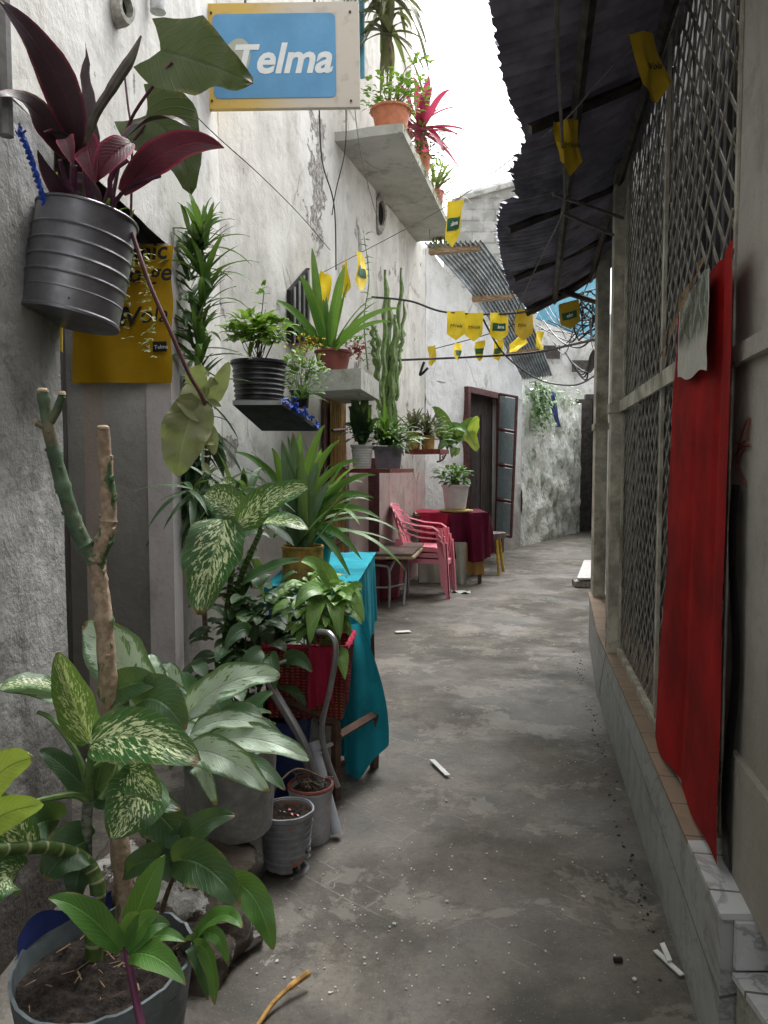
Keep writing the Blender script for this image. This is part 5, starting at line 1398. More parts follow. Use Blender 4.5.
# things on and by the turquoise table
c = Vector((-.42, 4.15, TH + .012))
gpz = thing('green_pot_plant', c, 'large arching strap leaved plant in a green plastic pot on the turquoise cloth', 'potted plant')
pot(c, .11, .135, .17, M['teal_pot'], gpz, lip=.012)
k = MB(); cc = c + Vector((-.05, -.05, .16))
crown(k, cc, 30, .62, .045, (10, 88), .35, .05, 'strap', seg=10)
for (b, w_) in (((376, 475), .045), ((374, 498), .05), ((360, 460), .05), ((362, 560), .05), ((325, 425), .055), ((272, 448), .05), ((235, 452), .05), ((300, 432), .055), ((340, 440), .05), ((382, 520), .045), ((270, 500), .05), ((352, 580), .045)):
    k.leaf(cc + Vector((random.uniform(-.04, .04), 0, random.uniform(-.02, .08))), D(b[0], b[1], 3.8), w_ * 1.1, arc=(0, -.02, .09), shape='strap', n=14)
build('foliage', k, M['l_mid'], gpz)
k = MB(); crown(k, cc + Vector((.05, .05, .05)), 18, .6, .045, (20, 80), .35, .05, 'strap', seg=10); build('young_foliage', k, M['l_bright'], gpz)
c = D(303, 597, 3.6); c.z = TH + .012
yt = thing('yellow_tin_plant', c, 'rusty yellow tin with dark upright leaves at the near end of the turquoise cloth', 'potted plant')
pot(c, .10, .10, .17, M['yellow_tin'], yt, lip=.003)
k = MB()
for (b, w_) in (((293, 432), .08), ((305, 470), .07), ((282, 440), .08), ((318, 460), .07), ((265, 470), .06), ((330, 480), .06)):
    k.leaf(c + Vector((random.uniform(-.03, .03), 0, .15)), D(b[0], b[1], 3.75), w_, arc=(0, 0, .03), shape='strap', n=12)
crown(k, c + Vector((0, 0, .15)), 10, .5, .055, (35, 88), .2, .04, 'strap', seg=10); build('foliage', k, M['l_dark'], yt)
# speckled dieffenbachia beside the wall
df = thing('speckled_dumb_cane', G(228, 750), 'dumb cane with large cream speckled leaves against the wall by the turquoise table', 'plant')
k = MB()
def big(mb, a, b, w_, arc=(0, -.01, .02), N=(0, -1, .3), sh='ovate', **kw): mb.leaf(D(*a), D(*b), w_, arc=arc, N=N, shape=sh, n=18, cols=8, **{'fold': .2, 'wave': .05, **kw})
big(k, (225, 520, 3.0), (199, 615, 2.85), .245, N=(-.2, -1, .1))
big(k, (240, 525, 3.0), (308, 488, 2.9), .16, N=(0, -1, .7), arc=(0, 0, .03))
big(k, (262, 522, 3.05), (308, 530, 2.95), .10, N=(0, -.6, 1))
big(k, (240, 515, 3.1), (204, 495, 3.1), .15, N=(0, -1, .5)); big(k, (235, 512, 3.2), (225, 478, 3.2), .12, N=(.2, -1, .3))
build('foliage', k, M['l_dief'], df)
k = MB(); C(k, [(232, 745, 3.1), (226, 640, 3.1), (240, 580, 3.1), (262, 528, 3.02)], .02, .010); C(k, [(226, 620, 3.1), (232, 560, 3.05), (226, 522, 3.0)], .014, .009); C(k, [(240, 580, 3.1), (255, 545, 3.0), (262, 520, 3.0)], .01, .007); build('stem', k, M['cane'], df)
k = MB(); big(k, (240, 585, 3.1), (300, 560, 3.0), .09, N=(0, -.7, 1)); crown(k, D(205, 490, 3.3), 26, .24, .03, (-40, 60), .4, .07); crown(k, D(240, 500, 3.35), 20, .25, .035, (-10, 70), .4, .05); bush(k, D(225, 560, 3.2), (.10, .1, .22), 50, .11, .05, 'ovate', .4); build('dark_foliage', k, M['l_dark'], df)
# blue water bottle
c = D(290, 650, 3.25); c.z = .50
k = MB(); 
bt = thing('blue_water_bottle', (-.42, 3.3, .58), 'big deep blue water bottle lying behind the syngonium leaves', 'bottle')
k.lathe((-.44, 3.25, .50), [(0, 0), (.13, 0), (.14, .015), (.14, .08), (.132, .09), (.14, .10), (.14, .18), (.132, .19), (.14, .2), (.14, .27), (.10, .32), (.035, .35), (.033, .38), (0, .38)], 28); build('bottle_body', k, M['blue_can'], bt)
# red woven basket on a chair frame
bk_ = thing('woven_basket', (-.32, 3.1, .38), 'red woven plastic basket crate in front of the turquoise table', 'basket')
k = MB()
def bsk(u, v):
    P = [(-.17, -.13), (.17, -.15), (.19, .13), (-.15, .15)]; s_ = u * 4; i = int(min(s_, 3.999)); f = s_ - i; a = Vector((*P[i], 0)); b = Vector((*P[(i+1) % 4], 0)); p = a.lerp(b, f)
    p *= (.88 + .14 * v); return Vector((-.325 + p.x, 3.12 + p.y, .37 + .30 * v)) + Vector((p.x, p.y, 0)).normalized() * .004 * math.sin(u * 160)
k.grid(bsk, 160, 20); k.add([bsk(i / 4, 0) for i in range(4)], [(0, 1, 2, 3)]); build('basket_wall', k, M['wicker'], bk_)
k = MB(); k.tube([bsk(i / 40, 1) for i in range(41)], .012, 6, cap=False); build('basket_rim', k, M['crimson_cloth'], bk_)
k = MB(); drape(k, [(-.30, 2.955), (-.20, 2.95)], .40, .68, .022, 60, bottom=lambda u: .43 + .03 * u); solid('crimson_bag', k, M['crimson_cloth'], 'folded crimson bag hanging at the right side of the woven basket', 'bag')
sy = thing('syngonium_plant', (-.28, 3.05, .66), 'leafy syngonium with pale centred leaves spilling over the woven basket', 'plant')
k = MB(); bush(k, D(320, 603, 2.95), (.125, .10, .11), 125, .075, .055, 'heart', .45, up=.3, seg=7, cols=4)
for (a, b) in (((345, 590), (364, 622)), ((330, 580), (300, 562)), ((320, 590), (295, 608)), ((350, 600), (362, 590)), ((335, 600), (340, 640)), ((318, 600), (310, 645)), ((340, 600), (358, 604))):
    k.leaf(D(a[0], a[1], 2.9), D(b[0], b[1], 2.8), .085, arc=(0, -.02, .03), N=(0, -1, .7), shape='heart', n=9, cols=4)
k.leaf(D(340, 655, 2.85), D(345, 680, 2.8), .075, N=(0, -1, .3), shape='heart', n=8, cols=4)
build('foliage', k, M['l_syng'], sy)
k = MB(); stems(k, (-.26, 3.05, .5), D(325, 603, 2.95), (.14, .08, .09), 20, .004); C(k, [(335, 610, 2.9), (338, 640, 2.87), (340, 660, 2.85)], .003, .002); build('stem', k, M['petiole'], sy)
bs_ = thing('dark_leaf_bush', D(265, 760, 2.9), 'dark leafy bush between the dumb cane and the woven basket', 'plant')
k = MB(); bush(k, D(245, 620, 3.15), (.16, .14, .26), 90, .10, .05, 'ovate', .35, seg=6); bush(k, D(215, 700, 2.8), (.14, .14, .14), 40, .12, .06, 'ovate', .4, seg=6); bush(k, D(250, 660, 3.0), (.16, .14, .22), 70, .13, .06, 'ovate', .4, seg=7); bush(k, D(262, 600, 3.1), (.12, .1, .12), 30, .1, .05, 'ovate', .35)
for (a, b, w_) in (((262, 650), (240, 690), .07), ((270, 655), (275, 690), .06), ((285, 660), (312, 672), .06), ((250, 630), (225, 650), .06)): k.leaf(D(a[0], a[1], 2.8), D(b[0], b[1], 2.72), w_, N=(0, -1, .3), shape='ovate', n=9)
build('foliage', k, M['l_dark'], bs_)
k = MB(); stems(k, G(255, 790), D(252, 660, 3.0), (.12, .1, .15), 14, .006); build('stem', k, M['bark'], bs_)
# tube frame chair, brown frame and pipes
fr_ = thing('tube_chair_frame', G(330, 800), 'bare bent grey tube chair frame leaning at the woven basket', 'chair frame')
k = MB(); k.tube(catm([D(318, 632, 2.8), D(330, 634, 2.76), D(336, 650, 2.74), D(330, 690, 2.78), D(322, 725, 2.85), D(326, 755, 2.85), D(338, 787, 2.85)]), .011, 8); build('tube', k, M['steel_tube'], fr_)
k = MB(); k.tube(catm([D(262, 672, 2.75), D(280, 700, 2.75), D(305, 745, 2.72), D(318, 792, 2.8)]), .014, 8); k.tube([D(270, 690, 2.8), D(300, 740, 2.8), D(312, 790, 2.85)], .01, 8); build('tube', k, M['steel_tube'], fr_)
k = MB(); k.tube([D(322, 748, 2.85), D(332, 744, 2.9)], .008, 6); k.tube([D(268, 668, 2.8), D(300, 655, 2.8)], .008, 6); build('crossbar', k, M['steel_tube'], fr_)
bf = thing('brown_chair_frame', (-.2, 3.05, 0), 'brown square tube chair frame supporting the woven basket', 'chair frame')
def sq(a, b, r_=.016, mat='brown_tube', nm='rail', par=None):
    k = MB(); k.tube([a, b], r_ * 1.3, 4); return build(nm, k, M[mat], par, smooth=False)
sq(D(336, 722, 3.0), D(336, 800, 3.0), nm='leg', par=bf); sq(D(318, 720, 3.0), D(338, 722, 3.0), par=bf); sq(D(338, 736, 3.0), D(372, 716, 3.3), par=bf)
sq(D(375, 714, 3.35), D(374, 788, 3.42), nm='leg', par=bf); sq(D(282, 700, 3.0), D(338, 722, 3.0), par=bf); sq(D(285, 700, 3.2), D(285, 790, 3.2), nm='leg', par=bf)
pv = thing('plastic_pipe', G(334, 818), 'grey plastic drain pipe leaning between the small pots and the basket', 'pipe')
a, b = D(313, 742, 2.85), D(337, 818, 2.72); b.z = .02
k = MB(); k.tube([a, b], .021, 14); k.tube([a, a.lerp(b, .10)], .026, 14); k.tube([a.lerp(b, .13), a.lerp(b, .15)], .025, 14); build('pipe_body', k, M['pvc'], pv)
a, b = D(305, 760, 2.9), D(330, 820, 2.78); k = MB(); k.tube([a, b], .008, 8); solid('thin_rod', k, M['pvc'], 'thin grey rod lying against the drain pipe', 'rod')
# blue tub deep in the shadow
k = MB(); k.lathe((-.5, 3.2, .0), potprof(.16, .19, .34, 0, .01), 28); solid('blue_tub', k, M['bucket_blue'], 'dark blue plastic tub in the shadow under the basket', 'tub')

# ------------------------------------------------------------------ two small pots on the ground
c = G(287, 868); c1 = c.copy()
def crack(r, h, th):
    d = 0
    if h < .085 and -1.2 < th - 5.5 < .5: d = 0
    return r * (1 + .03 * math.sin(2 * th + 1) + .015 * math.sin(7 * th + h * 40))
p1 = thing('cracked_ribbed_pot', c, 'grey ribbed pot with a broken out base in front', 'planter')
m_ = MB(); prf = potprof(.078, .092, .215, 9, .002, amp=.006, nr_=72); kk = 48
m_.lathe(c, prf, kk, fn=crack)
# break out a ragged piece low on the right
keep = []; kuv = []; kmi = []
for f, uv in zip(m_.f, m_.uv):
    cen = sum((m_.v[i] for i in f), Vector()) / len(f) - c; th = math.atan2(cen.y, cen.x)
    lim = .055 + .02 * math.sin(th * 9) + .012 * math.sin(th * 23)
    if cen.z < lim and -1.15 < th < .2 and cen.xy.length > .05: continue
    if cen.z < .016 + .03 * noise.noise(Vector((math.cos(th) * 2, math.sin(th) * 2, 1))) and cen.xy.length > .05: continue
    keep.append(f); kuv.append(uv); kmi.append(0)
m_.f, m_.uv, m_.mi = keep, kuv, kmi
po = build('pot', m_, M['grey_pot'], p1)
k = MB(); k.lathe(c, [(.06, .03), (.070, .09), (.083, .2)], 30); build('inner_liner', k, M['terracotta'], po)
k = MB(); k.disc(c + Vector((0, 0, .195)), .085, jit=.008); build('soil', k, M['soil'], po)
k = MB(); 
for i in range(5): k.leafd(c + Vector((random.uniform(-.04, .05), random.uniform(-.05, .03), .197)), (random.uniform(-1, 1), random.uniform(-1, 1), .4), .013, .009, .1, 'ovate', n=3, cols=2)
build('petals', k, M['petal_pink'], p1)
k = MB(); k.tube(catm([c + Vector((-.05, 0, .2)), c + Vector((-.04, .01, .28)), c + Vector((.03, .06, .33)), c + Vector((.12, .14, .26))]), .004, 5); build('dry_stem', k, M['bark'], p1)
c = G(311, 838)
p2 = thing('pale_crusted_pot', c, 'pale crusted pot with dry stems standing behind the broken ribbed pot', 'planter')
pot(c, .073, .083, .205, M['pale_pot'], p2, lip=.003, fn=lambda r, h, th: r * (1 + .02 * math.sin(2 * th)))
k = MB(); k.tube([c + Vector((.082 * math.cos(t / 20 * 6.283), .082 * math.sin(t / 20 * 6.283), .207)) for t in range(21)], .007, 6, cap=False); build('rim', k, M['brown_pot'], p2)
k = MB(); 
for i in range(9): a = c + Vector((random.uniform(-.05, .05), random.uniform(-.05, .05), .18)); k.tube(catm([a, a + Vector((random.uniform(-.06, .06), random.uniform(-.05, .05), .05)), a + Vector((random.uniform(-.1, .1), random.uniform(-.05, .05), .03))]), .003, 5)
build('dry_stem', k, M['bark'], p2)

# ------------------------------------------------------------------ stone base and zinc tub
random.seed(21)
def boulder(c, r, seed, label, nm='stone_block'):
    k = MB(); c = Vector(c)
    def f(u, v):
        th = u * 2 * math.pi; ph = -math.pi / 2 + v * math.pi
        d = Vector((math.cos(th) * math.cos(ph), math.sin(th) * math.cos(ph), math.sin(ph)))
        d = Vector([math.copysign(abs(x) ** .7, x) for x in d])
        n_ = 1 + .28 * noise.fractal(d * 1.3 + Vector((seed, 0, 0)), 1, 2, 5)
        return c + Vector((d.x * r[0], d.y * r[1], d.z * r[2])) * n_
    k.grid(f, 56, 36); return solid(nm, k, M['stone'], label, 'stone')
boulder((-.64, 2.20, .09), (.25, .26, .15), 3, 'lime splashed stone block under the zinc tub')
boulder((-.56, 2.02, .03), (.13, .14, .09), 9, 'smaller rounded stone at the foot of the stone block')
c = D(237, 826, 2.38); zt_ = thing('zinc_tub_plant', c, 'zinc tub of large silvery green leaves standing on the stone block', 'potted plant')
pot(c + Vector((-.02, 0, 0)), .135, .155, .29, M['zinc'], zt_, lip=.008, k=40)
k = MB()
for (a, b, w_, N) in (
    ((186, 715, 2.2), (280, 676, 2.1), .145, (0, -1, .9)), ((190, 735, 2.15), (272, 731, 2.05), .085, (0, -.8, 1)),
    ((205, 745, 2.1), (309, 760, 1.98), .115, (0, -.8, 1)), ((188, 752, 2.0), (268, 792, 1.92), .12, (0, -1, .6)),
    ((200, 720, 2.25), (142, 690, 2.2), .10, (0, -.7, 1)), ((180, 700, 2.25), (160, 672, 2.3), .09, (0, -1, .6)), ((192, 760, 2.05), (216, 806, 2.0), .07, (.3, -1, 0))):
    k.leaf(D(*a), D(*b), w_ * .8, arc=(0, -.02, .045), N=N, shape='ovate', n=26, cols=8, fold=.25, wave=.16)
build('silver_foliage', k, M['l_silver'], zt_)
k = MB()
for (a, b, w_) in (((210, 740, 2.3), (262, 718, 2.25), .08), ((200, 700, 2.3), (150, 700, 2.2), .09), ((215, 740, 2.35), (285, 742, 2.3), .08), ((215, 770, 2.2), (285, 790, 2.1), .07), ((205, 740, 2.2), (170, 770, 2.1), .09)):
    k.leaf(D(*a), D(*b), w_, arc=(0, 0, .05), N=(0, -.7, 1), shape='ovate', n=12, cols=4)
crown(k, D(222, 745, 2.36), 12, .3, .09, (10, 60), .35, .05, 'ovate', seg=10, cols=4); build('dark_foliage', k, M['l_dark'], zt_)
k = MB(); stems(k, D(225, 765, 2.36), D(205, 735, 2.25), (.06, .06, .05), 12, .007); build('stem', k, M['petiole'], zt_)

# ------------------------------------------------------------------ foreground broken bucket and its plants
random.seed(33)
bc = Vector((-.66, 1.67, 0)); HB = .25
fb_ = thing('broken_bucket_planter', bc, 'big broken grey bucket of soil in the bottom left corner', 'planter')
m_ = MB(); kk = 64
def bw(u, v):
    th = u * 2 * math.pi; rag = .016 * noise.noise(Vector((math.cos(th) * 4, math.sin(th) * 4, 2))) + .010 * noise.noise(Vector((math.cos(th) * 13, math.sin(th) * 13, 2)))
    r_ = .17 + .035 * v; sq_ = 1 + .03 * math.sin(3 * th)
    return bc + Vector((r_ * sq_ * math.cos(th), r_ * sq_ * math.sin(th), (HB + rag) * v))
m_.grid(bw, kk, 16); m_.grid(lambda u, v: bw(1 - u, v) + (bc - Vector((bw(1 - u, v).x, bw(1 - u, v).y, 0))).normalized() * .008, kk, 16)
m_.grid(lambda u, v: bw(u, 1) + (bc - Vector((bw(u, 1).x, bw(u, 1).y, 0))).normalized() * .008 * v, kk, 1)
build('bucket', m_, M['bucket'], fb_)
m_ = MB(); m_.grid(lambda u, v: (lambda th: bc + Vector((.199 * math.cos(th), .205 * math.sin(th), HB + .045 * v * (1 + .5 * math.sin(th * 5)))))(R(105) + R(75) * u), 20, 3); build('blue_lining', m_, M['bucket_blue'], fb_)
m_ = MB(); 
def soilf(u, v):
    th = u * 2 * math.pi; r_ = .194 * v; p = Vector((r_ * math.cos(th), r_ * math.sin(th), HB - .045 + .02 * (1 - v)))
    p.z += .018 * noise.fractal(p * 22, 1, 2, 4); return bc + p
m_.grid(soilf, 60, 30); build('soil', m_, M['soil'], fb_)
m_ = MB()
for i in range(34):
    th, r_ = random.uniform(0, 6.28), random.uniform(.02, .18); a = bc + Vector((r_ * math.cos(th), r_ * math.sin(th), HB - .025)); b = a + Vector((random.uniform(-.03, .03), random.uniform(-.03, .03), random.uniform(0, .01)))
    m_.tube([a, b], random.uniform(.0008, .002), 4)
build('litter', m_, M['timber'], fb_)['kind'] = 'stuff'
# forked stump
st_ = thing('forked_stump', Vector((-.62, 1.86, .2)), 'bare forked stump with green patches rising from the broken bucket', 'plant')
def knobby(pts, r0, r1, amp=.12, k=14):
    P = catm([D(*p) for p in pts], 10); n = len(P); m_ = MB()
    ph = random.uniform(0, 9)
    m_.tube(P, [(r0 + (r1 - r0) * i / (n - 1)) * (1 + amp * noise.noise(Vector((i * .33, ph, 0))) + .16 * max(0, math.sin(i * .8 + ph)) ** 8) for i in range(n)], k)
    for i in range(3, n - 3, 5):
        t = (P[i + 1] - P[i]).normalized(); a = random.uniform(0, 6.28); rr_ = r0 + (r1 - r0) * i / n
        d = Vector((math.cos(a), -abs(math.sin(a)) * .6, .25)); d = (d - t * d.dot(t)).normalized()
        m_.tube([P[i] + d * rr_ * .6, P[i] + d * rr_ * 1.18], [rr_ * .42, rr_ * .25], 7)
    return m_
t0 = knobby([(128, 950, 1.82), (124, 890, 1.82), (116, 800, 1.82), (108, 680, 1.82), (103, 610, 1.82), (97, 565, 1.82), (95, 548, 1.82)], .023, .020); build('trunk', t0, M['stump'], st_)
t1 = knobby([(96, 560, 1.82), (82, 540, 1.81), (68, 503, 1.80), (56, 460, 1.79), (48, 425, 1.78), (43, 393, 1.77)], .021, .013); build('branch', t1, M['stump_green'], st_)
t1 = knobby([(96, 560, 1.82), (106, 535, 1.82), (109, 510, 1.82), (106, 470, 1.81), (103, 430, 1.80)], .022, .015); build('branch', t1, M['stump'], st_)
for (a, b, r_) in (((50, 422, 1.78), (62, 396, 1.77), .011), ((48, 428, 1.78), (36, 423, 1.77), .009), ((108, 478, 1.81), (114, 478, 1.79), .008)):
    k = MB(); k.tube([D(*a), D(*a).lerp(D(*b), .5) + Vector((.003, 0, -.002)), D(*b)], [r_, r_ * .95, r_ * .8], 10)
    build('twig', k, M['stump_green'], st_)
k = MB()
for (px, py, Y, r_) in ((43, 392, 1.77, .0135), (62, 395, 1.77, .009), (36, 423, 1.77, .0085), (103, 429, 1.80, .0155)):
    p = D(px, py, Y); k.tube([p, p + Vector((0, 0, .005)), p + Vector((0, 0, .009))], [r_, r_ * .98, r_ * .7], 10)
build('cut_end', k, M['chip'], st_)
k = MB()
def patch(cx, cy, w_, h_):
    p = D(cx, cy, 1.79); k.grid(lambda u, v: p + Vector(((u - .5) * w_ * math.sin(math.pi * (.15 + .7 * v)), .004 * (2 * u - 1) ** 2 - .0 , (v - .5) * h_)), 6, 6)
# foreground speckled dumb cane
dc = thing('large_dumb_cane', Vector((-.70, 1.75, .22)), 'dumb cane with big speckled leaves growing around the forked stump', 'plant')
k = MB()
big(k, (92, 742, 1.62), (199, 762, 1.50), .125, N=(-.05, -1, .75), arc=(0, -.01, .035))
big(k, (150, 775, 1.6), (112, 838, 1.52), .135, N=(.35, -1, .25), arc=(.01, -.01, .015))
big(k, (118, 765, 1.6), (160, 800, 1.52), .09, N=(0, -1, .3))
big(k, (60, 690, 1.8), (0, 690, 1.7), .07, N=(0, -.6, 1))
big(k, (30, 850, 1.65), (-15, 790, 1.6), .10, N=(0, -1, .3)); big(k, (20, 870, 1.6), (-10, 905, 1.5), .09, N=(.2, -1, .2))
build('speckled_foliage', k, M['l_dief'], dc)
k = MB(); big(k, (90, 742, 1.65), (58, 652, 1.62), .085, N=(.5, -1, .1), arc=(-.005, 0, 0), fold=.45)
build('upright_leaf', k, M['l_dief2'], dc)
k = MB(); big(k, (145, 705, 1.9), (84, 625, 1.95), .15, N=(0, -1, .4), arc=(0, 0, .03)); big(k, (150, 706, 1.9), (150, 655, 1.95), .09, N=(.2, -1, .3)); big(k, (75, 705, 1.8), (-4, 688, 1.72), .075, N=(0, -.5, 1))
build('silver_foliage', k, M['l_silver'], dc)
k = MB()
big(k, (100, 700, 1.85), (160, 683, 1.8), .09, N=(0, -1, .6)); big(k, (135, 705, 1.8), (185, 730, 1.75), .12, N=(0, -1, .7), arc=(0, 0, .04)); big(k, (95, 790, 1.75), (128, 700, 1.8), .08)
big(k, (95, 800, 1.8), (40, 750, 1.75), .07, N=(0, -.6, 1)); big(k, (95, 800, 1.8), (180, 810, 1.75), .08, N=(0, -.6, 1)); big(k, (90, 840, 1.75), (45, 880, 1.65), .12, N=(-.2, -1, .2)); big(k, (85, 860, 1.75), (75, 905, 1.7), .07)
big(k, (140, 800, 1.9), (190, 850, 1.8), .12, N=(.1, -1, .3)); big(k, (60, 820, 1.8), (20, 840, 1.7), .10)
build('dark_foliage', k, M['l_dark'], dc)
k = MB(); big(k, (-22, 800, 1.45), (33, 758, 1.4), .085, N=(0, -1, .5)); big(k, (-22, 835, 1.45), (43, 806, 1.4), .07, N=(0, -1, .5)); build('yellow_foliage', k, M['l_yellow'], dc)
k = MB(); C(k, [(97, 980, 1.72), (93, 930, 1.72), (98, 890, 1.72), (84, 860, 1.72), (50, 848, 1.66), (0, 850, 1.55), (-30, 856, 1.5)], .021, .012, 12); build('cane', k, M['cane'], dc)
k = MB(); C(k, [(86, 880, 1.76), (86, 840, 1.75), (88, 800, 1.74), (90, 760, 1.7)], .017, .010, 10); build('cane', k, simple('grey ringed cane', (.14, .15, .12), .6, var=.5, scale=40, stretch=(1, 1, 3)), dc)
k = MB()
C(k, [(88, 800, 1.73), (80, 760, 1.72), (55, 722, 1.74), (38, 712, 1.75)], .009, .005); C(k, [(86, 800, 1.72), (70, 795, 1.7), (30, 803, 1.6), (0, 815, 1.52)], .009, .005); C(k, [(90, 790, 1.7), (90, 765, 1.66), (92, 742, 1.62)], .01, .006)
C(k, [(90, 770, 1.7), (120, 755, 1.65), (150, 772, 1.6)], .007, .005); C(k, [(100, 800, 1.75), (130, 740, 1.85), (148, 706, 1.9)], .008, .005)
build('stalk', k, M['petiole'], dc)
k = MB(); k.tube(catm([D(76, 905, 1.68), D(86, 898, 1.66), D(95, 900, 1.67), D(88, 908, 1.67)]), .004, 5); build('tie', k, simple('violet tie', (.11, .05, .32), .6), dc)
# glossy cordyline seedling and drooping leaves
cs = thing('glossy_seedling', Vector((-.57, 1.72, .2)), 'glossy green seedling on a purple stalk in the broken bucket', 'plant')
k = MB()
for (a, b, w_, N) in (((120, 950, 1.5), (48, 898, 1.45), .062, (0, -.7, 1)), ((125, 950, 1.55), (165, 855, 1.6), .062, (.3, -1, .1)), ((128, 950, 1.5), (160, 915, 1.5), .04, (0, -1, .5)), ((130, 955, 1.5), (186, 985, 1.42), .058, (0, -.8, 1)), ((130, 952, 1.52), (186, 942, 1.5), .04, (0, -.5, 1)), ((128, 952, 1.5), (170, 925, 1.52), .05, (0, -.8, .8)), ((124, 950, 1.52), (140, 915, 1.5), .04, (0, -1, .2))):
    k.leaf(D(*a), D(*b), w_, arc=(0, 0, .025), N=N, shape='lance', n=16, cols=6, fold=.3)
build('foliage', k, M['l_mid'], cs)
k = MB(); C(k, [(145, 1040, 1.42), (138, 1010, 1.45), (130, 970, 1.48), (126, 948, 1.52)], .009, .007, 10); build('stalk', k, M['stalk_purple'], cs)
dl_ = thing('drooping_leaf_plant', Vector((-.42, 1.95, .2)), 'plant with drooping torn green leaves hanging over the bucket edge', 'plant')
k = MB()
for (a, b, w_, N, mt) in (((172, 862, 1.75), (240, 905, 1.65), .105, (0, -1, .6), 0), ((180, 870, 1.8), (120, 880, 1.8), .08, (0, -1, .5), 0), ((160, 870, 1.8), (235, 815, 1.85), .07, (0, -1, .5), 0), ((190, 940, 1.7), (208, 1000, 1.65), .05, (.5, -1, 0), 0)):
    k.leaf(D(*a), D(*b), w_, arc=(0, 0, .04), N=N, shape='ovate', n=16, cols=6, wave=.1)
build('dark_foliage', k, M['l_dark'], dl_)
k = MB()
for (a, b, w_, N) in (((228, 880, 1.75), (273, 950, 1.68), .075, (.3, -1, .2)), ((195, 935, 1.7), (242, 928, 1.62), .045, (0, -.6, 1)), ((195, 945, 1.66), (215, 1005, 1.62), .045, (-.3, -1, .1)), ((196, 938, 1.7), (228, 965, 1.66), .035, (0, -.8, .6))):
    k.leaf(D(*a), D(*b), w_, arc=(.01, 0, .04), N=N, shape='ovate', n=16, cols=6, wave=.12)
build('foliage', k, M['l_mid'], dl_)
k = MB(); C(k, [(150, 960, 1.85), (165, 900, 1.85), (178, 868, 1.8)], .008, .005); C(k, [(178, 868, 1.8), (205, 872, 1.78), (230, 880, 1.75)], .005, .004); C(k, [(165, 960, 1.8), (180, 945, 1.75), (196, 938, 1.7)], .007, .005); C(k, [(140, 958, 1.85), (150, 900, 1.9), (148, 820, 1.9)], .008, .006); build('stem', k, M['bark'], dl_)
# dry stalk on the ground, litter
k = MB(); k.tube(catm([G(255, 1030), G(272, 1012) + Vector((0, 0, .02)), G(290, 998) + Vector((0, 0, .03)), G(309, 987) + Vector((0, 0, .04))]), [.006] * 12 + [.009] * 7, 8); solid('dry_stalk', k, M['twig'], 'bent dry yellow stalk lying on the ground in the foreground', 'stalk')
k = MB(); a, b = G(655, 955), G(682, 980); a.z = b.z = .012; d = (b - a).normalized(); s_ = Vector((-d.y, d.x, 0)) * .008
k.slab([a - s_, b - s_, b + s_, a + s_], (0, 0, .004)); e = G(662, 950); e.z = .018; f_ = a.lerp(b, .55) + Vector((0, 0, .008)); k.slab([e - s_, f_ - s_, f_ + s_, e + s_], (0, 0, .004)); solid('paper_strip', k, M['paper'], 'folded white paper strip on the ground near the tiled step', 'paper')
k = MB(); a, b = G(432, 762), G(448, 778); a.z = b.z = .01; k.slab([a + Vector((-.012, 0, 0)), b + Vector((-.012, 0, 0)), b + Vector((.012, 0, 0)), a + Vector((.012, 0, 0))], (0, 0, .004)); solid('paper_strip', k, M['paper'], 'small white paper strip in the middle of the alley', 'paper')
k = MB(); p = G(403, 633); k.box(p + Vector((0, 0, .012)), (.13, .06, .006), .3); solid('paper_scrap', k, M['paper'], 'white scrap lying in front of the low brown table', 'paper')
k = MB(); a = G(618, 964); k.tube([a + Vector((-.012, 0, .012)), a + Vector((.012, .002, .012))], .007, 6); solid('dark_pebble', k, M['dark'], 'dark pebble lying left of the folded paper strip', 'pebble')
k = MB(); random.seed(77)
for i in range(430):
    if i < 200: px, py = random.gauss(400, 90), random.uniform(740, 1010)
    else: px, py = random.uniform(250, 690), random.uniform(600, 1020)
    p = G(px, py)
    if p.x < wallx(p.y) + .1 or p.x > .40 + .19 * p.y: continue
    r_ = random.uniform(.0015, .0045) * (1.8 if random.random() < .02 else 1)
    h = noise.fractal(Vector((p.x * 1.3, p.y * 1.3, 0)), 1, 2, 4) * .010
    pts = [p + Vector((r_ * math.cos(a) * random.uniform(.6, 1.3), r_ * math.sin(a) * random.uniform(.6, 1.3), h + .001)) for a in (0, 1.2, 2.5, 3.7, 5)]
    k.slab(pts, (0, 0, r_ * .7))
tag(build('plaster_crumbs', k, simple('plaster crumb', (.42, .41, .38), .9), None, smooth=False), 'scattered white plaster crumbs over the paving', 'debris', kind='stuff')
k = MB()
for i in range(260):
    t = random.random(); Y = 1.9 + 4 * t; x = .43 + .19 * Y + random.uniform(-.06, .0) if i % 2 else wallx(Y) + random.uniform(.3, .6)
    r_ = random.uniform(.002, .006); p = Vector((x, Y, .002)); pts = [p + Vector((r_ * math.cos(a) * random.uniform(.5, 1.4), r_ * math.sin(a) * random.uniform(.5, 1.4), 0)) for a in (0, 1.2, 2.5, 3.7, 5)]; k.slab(pts, (random.uniform(-.002, .002), 0, r_ * .5))
tag(build('dirt_crumbs', k, M['soil'], None, smooth=False), 'dark dirt and grit gathered along the alley edges', 'debris', kind='stuff')

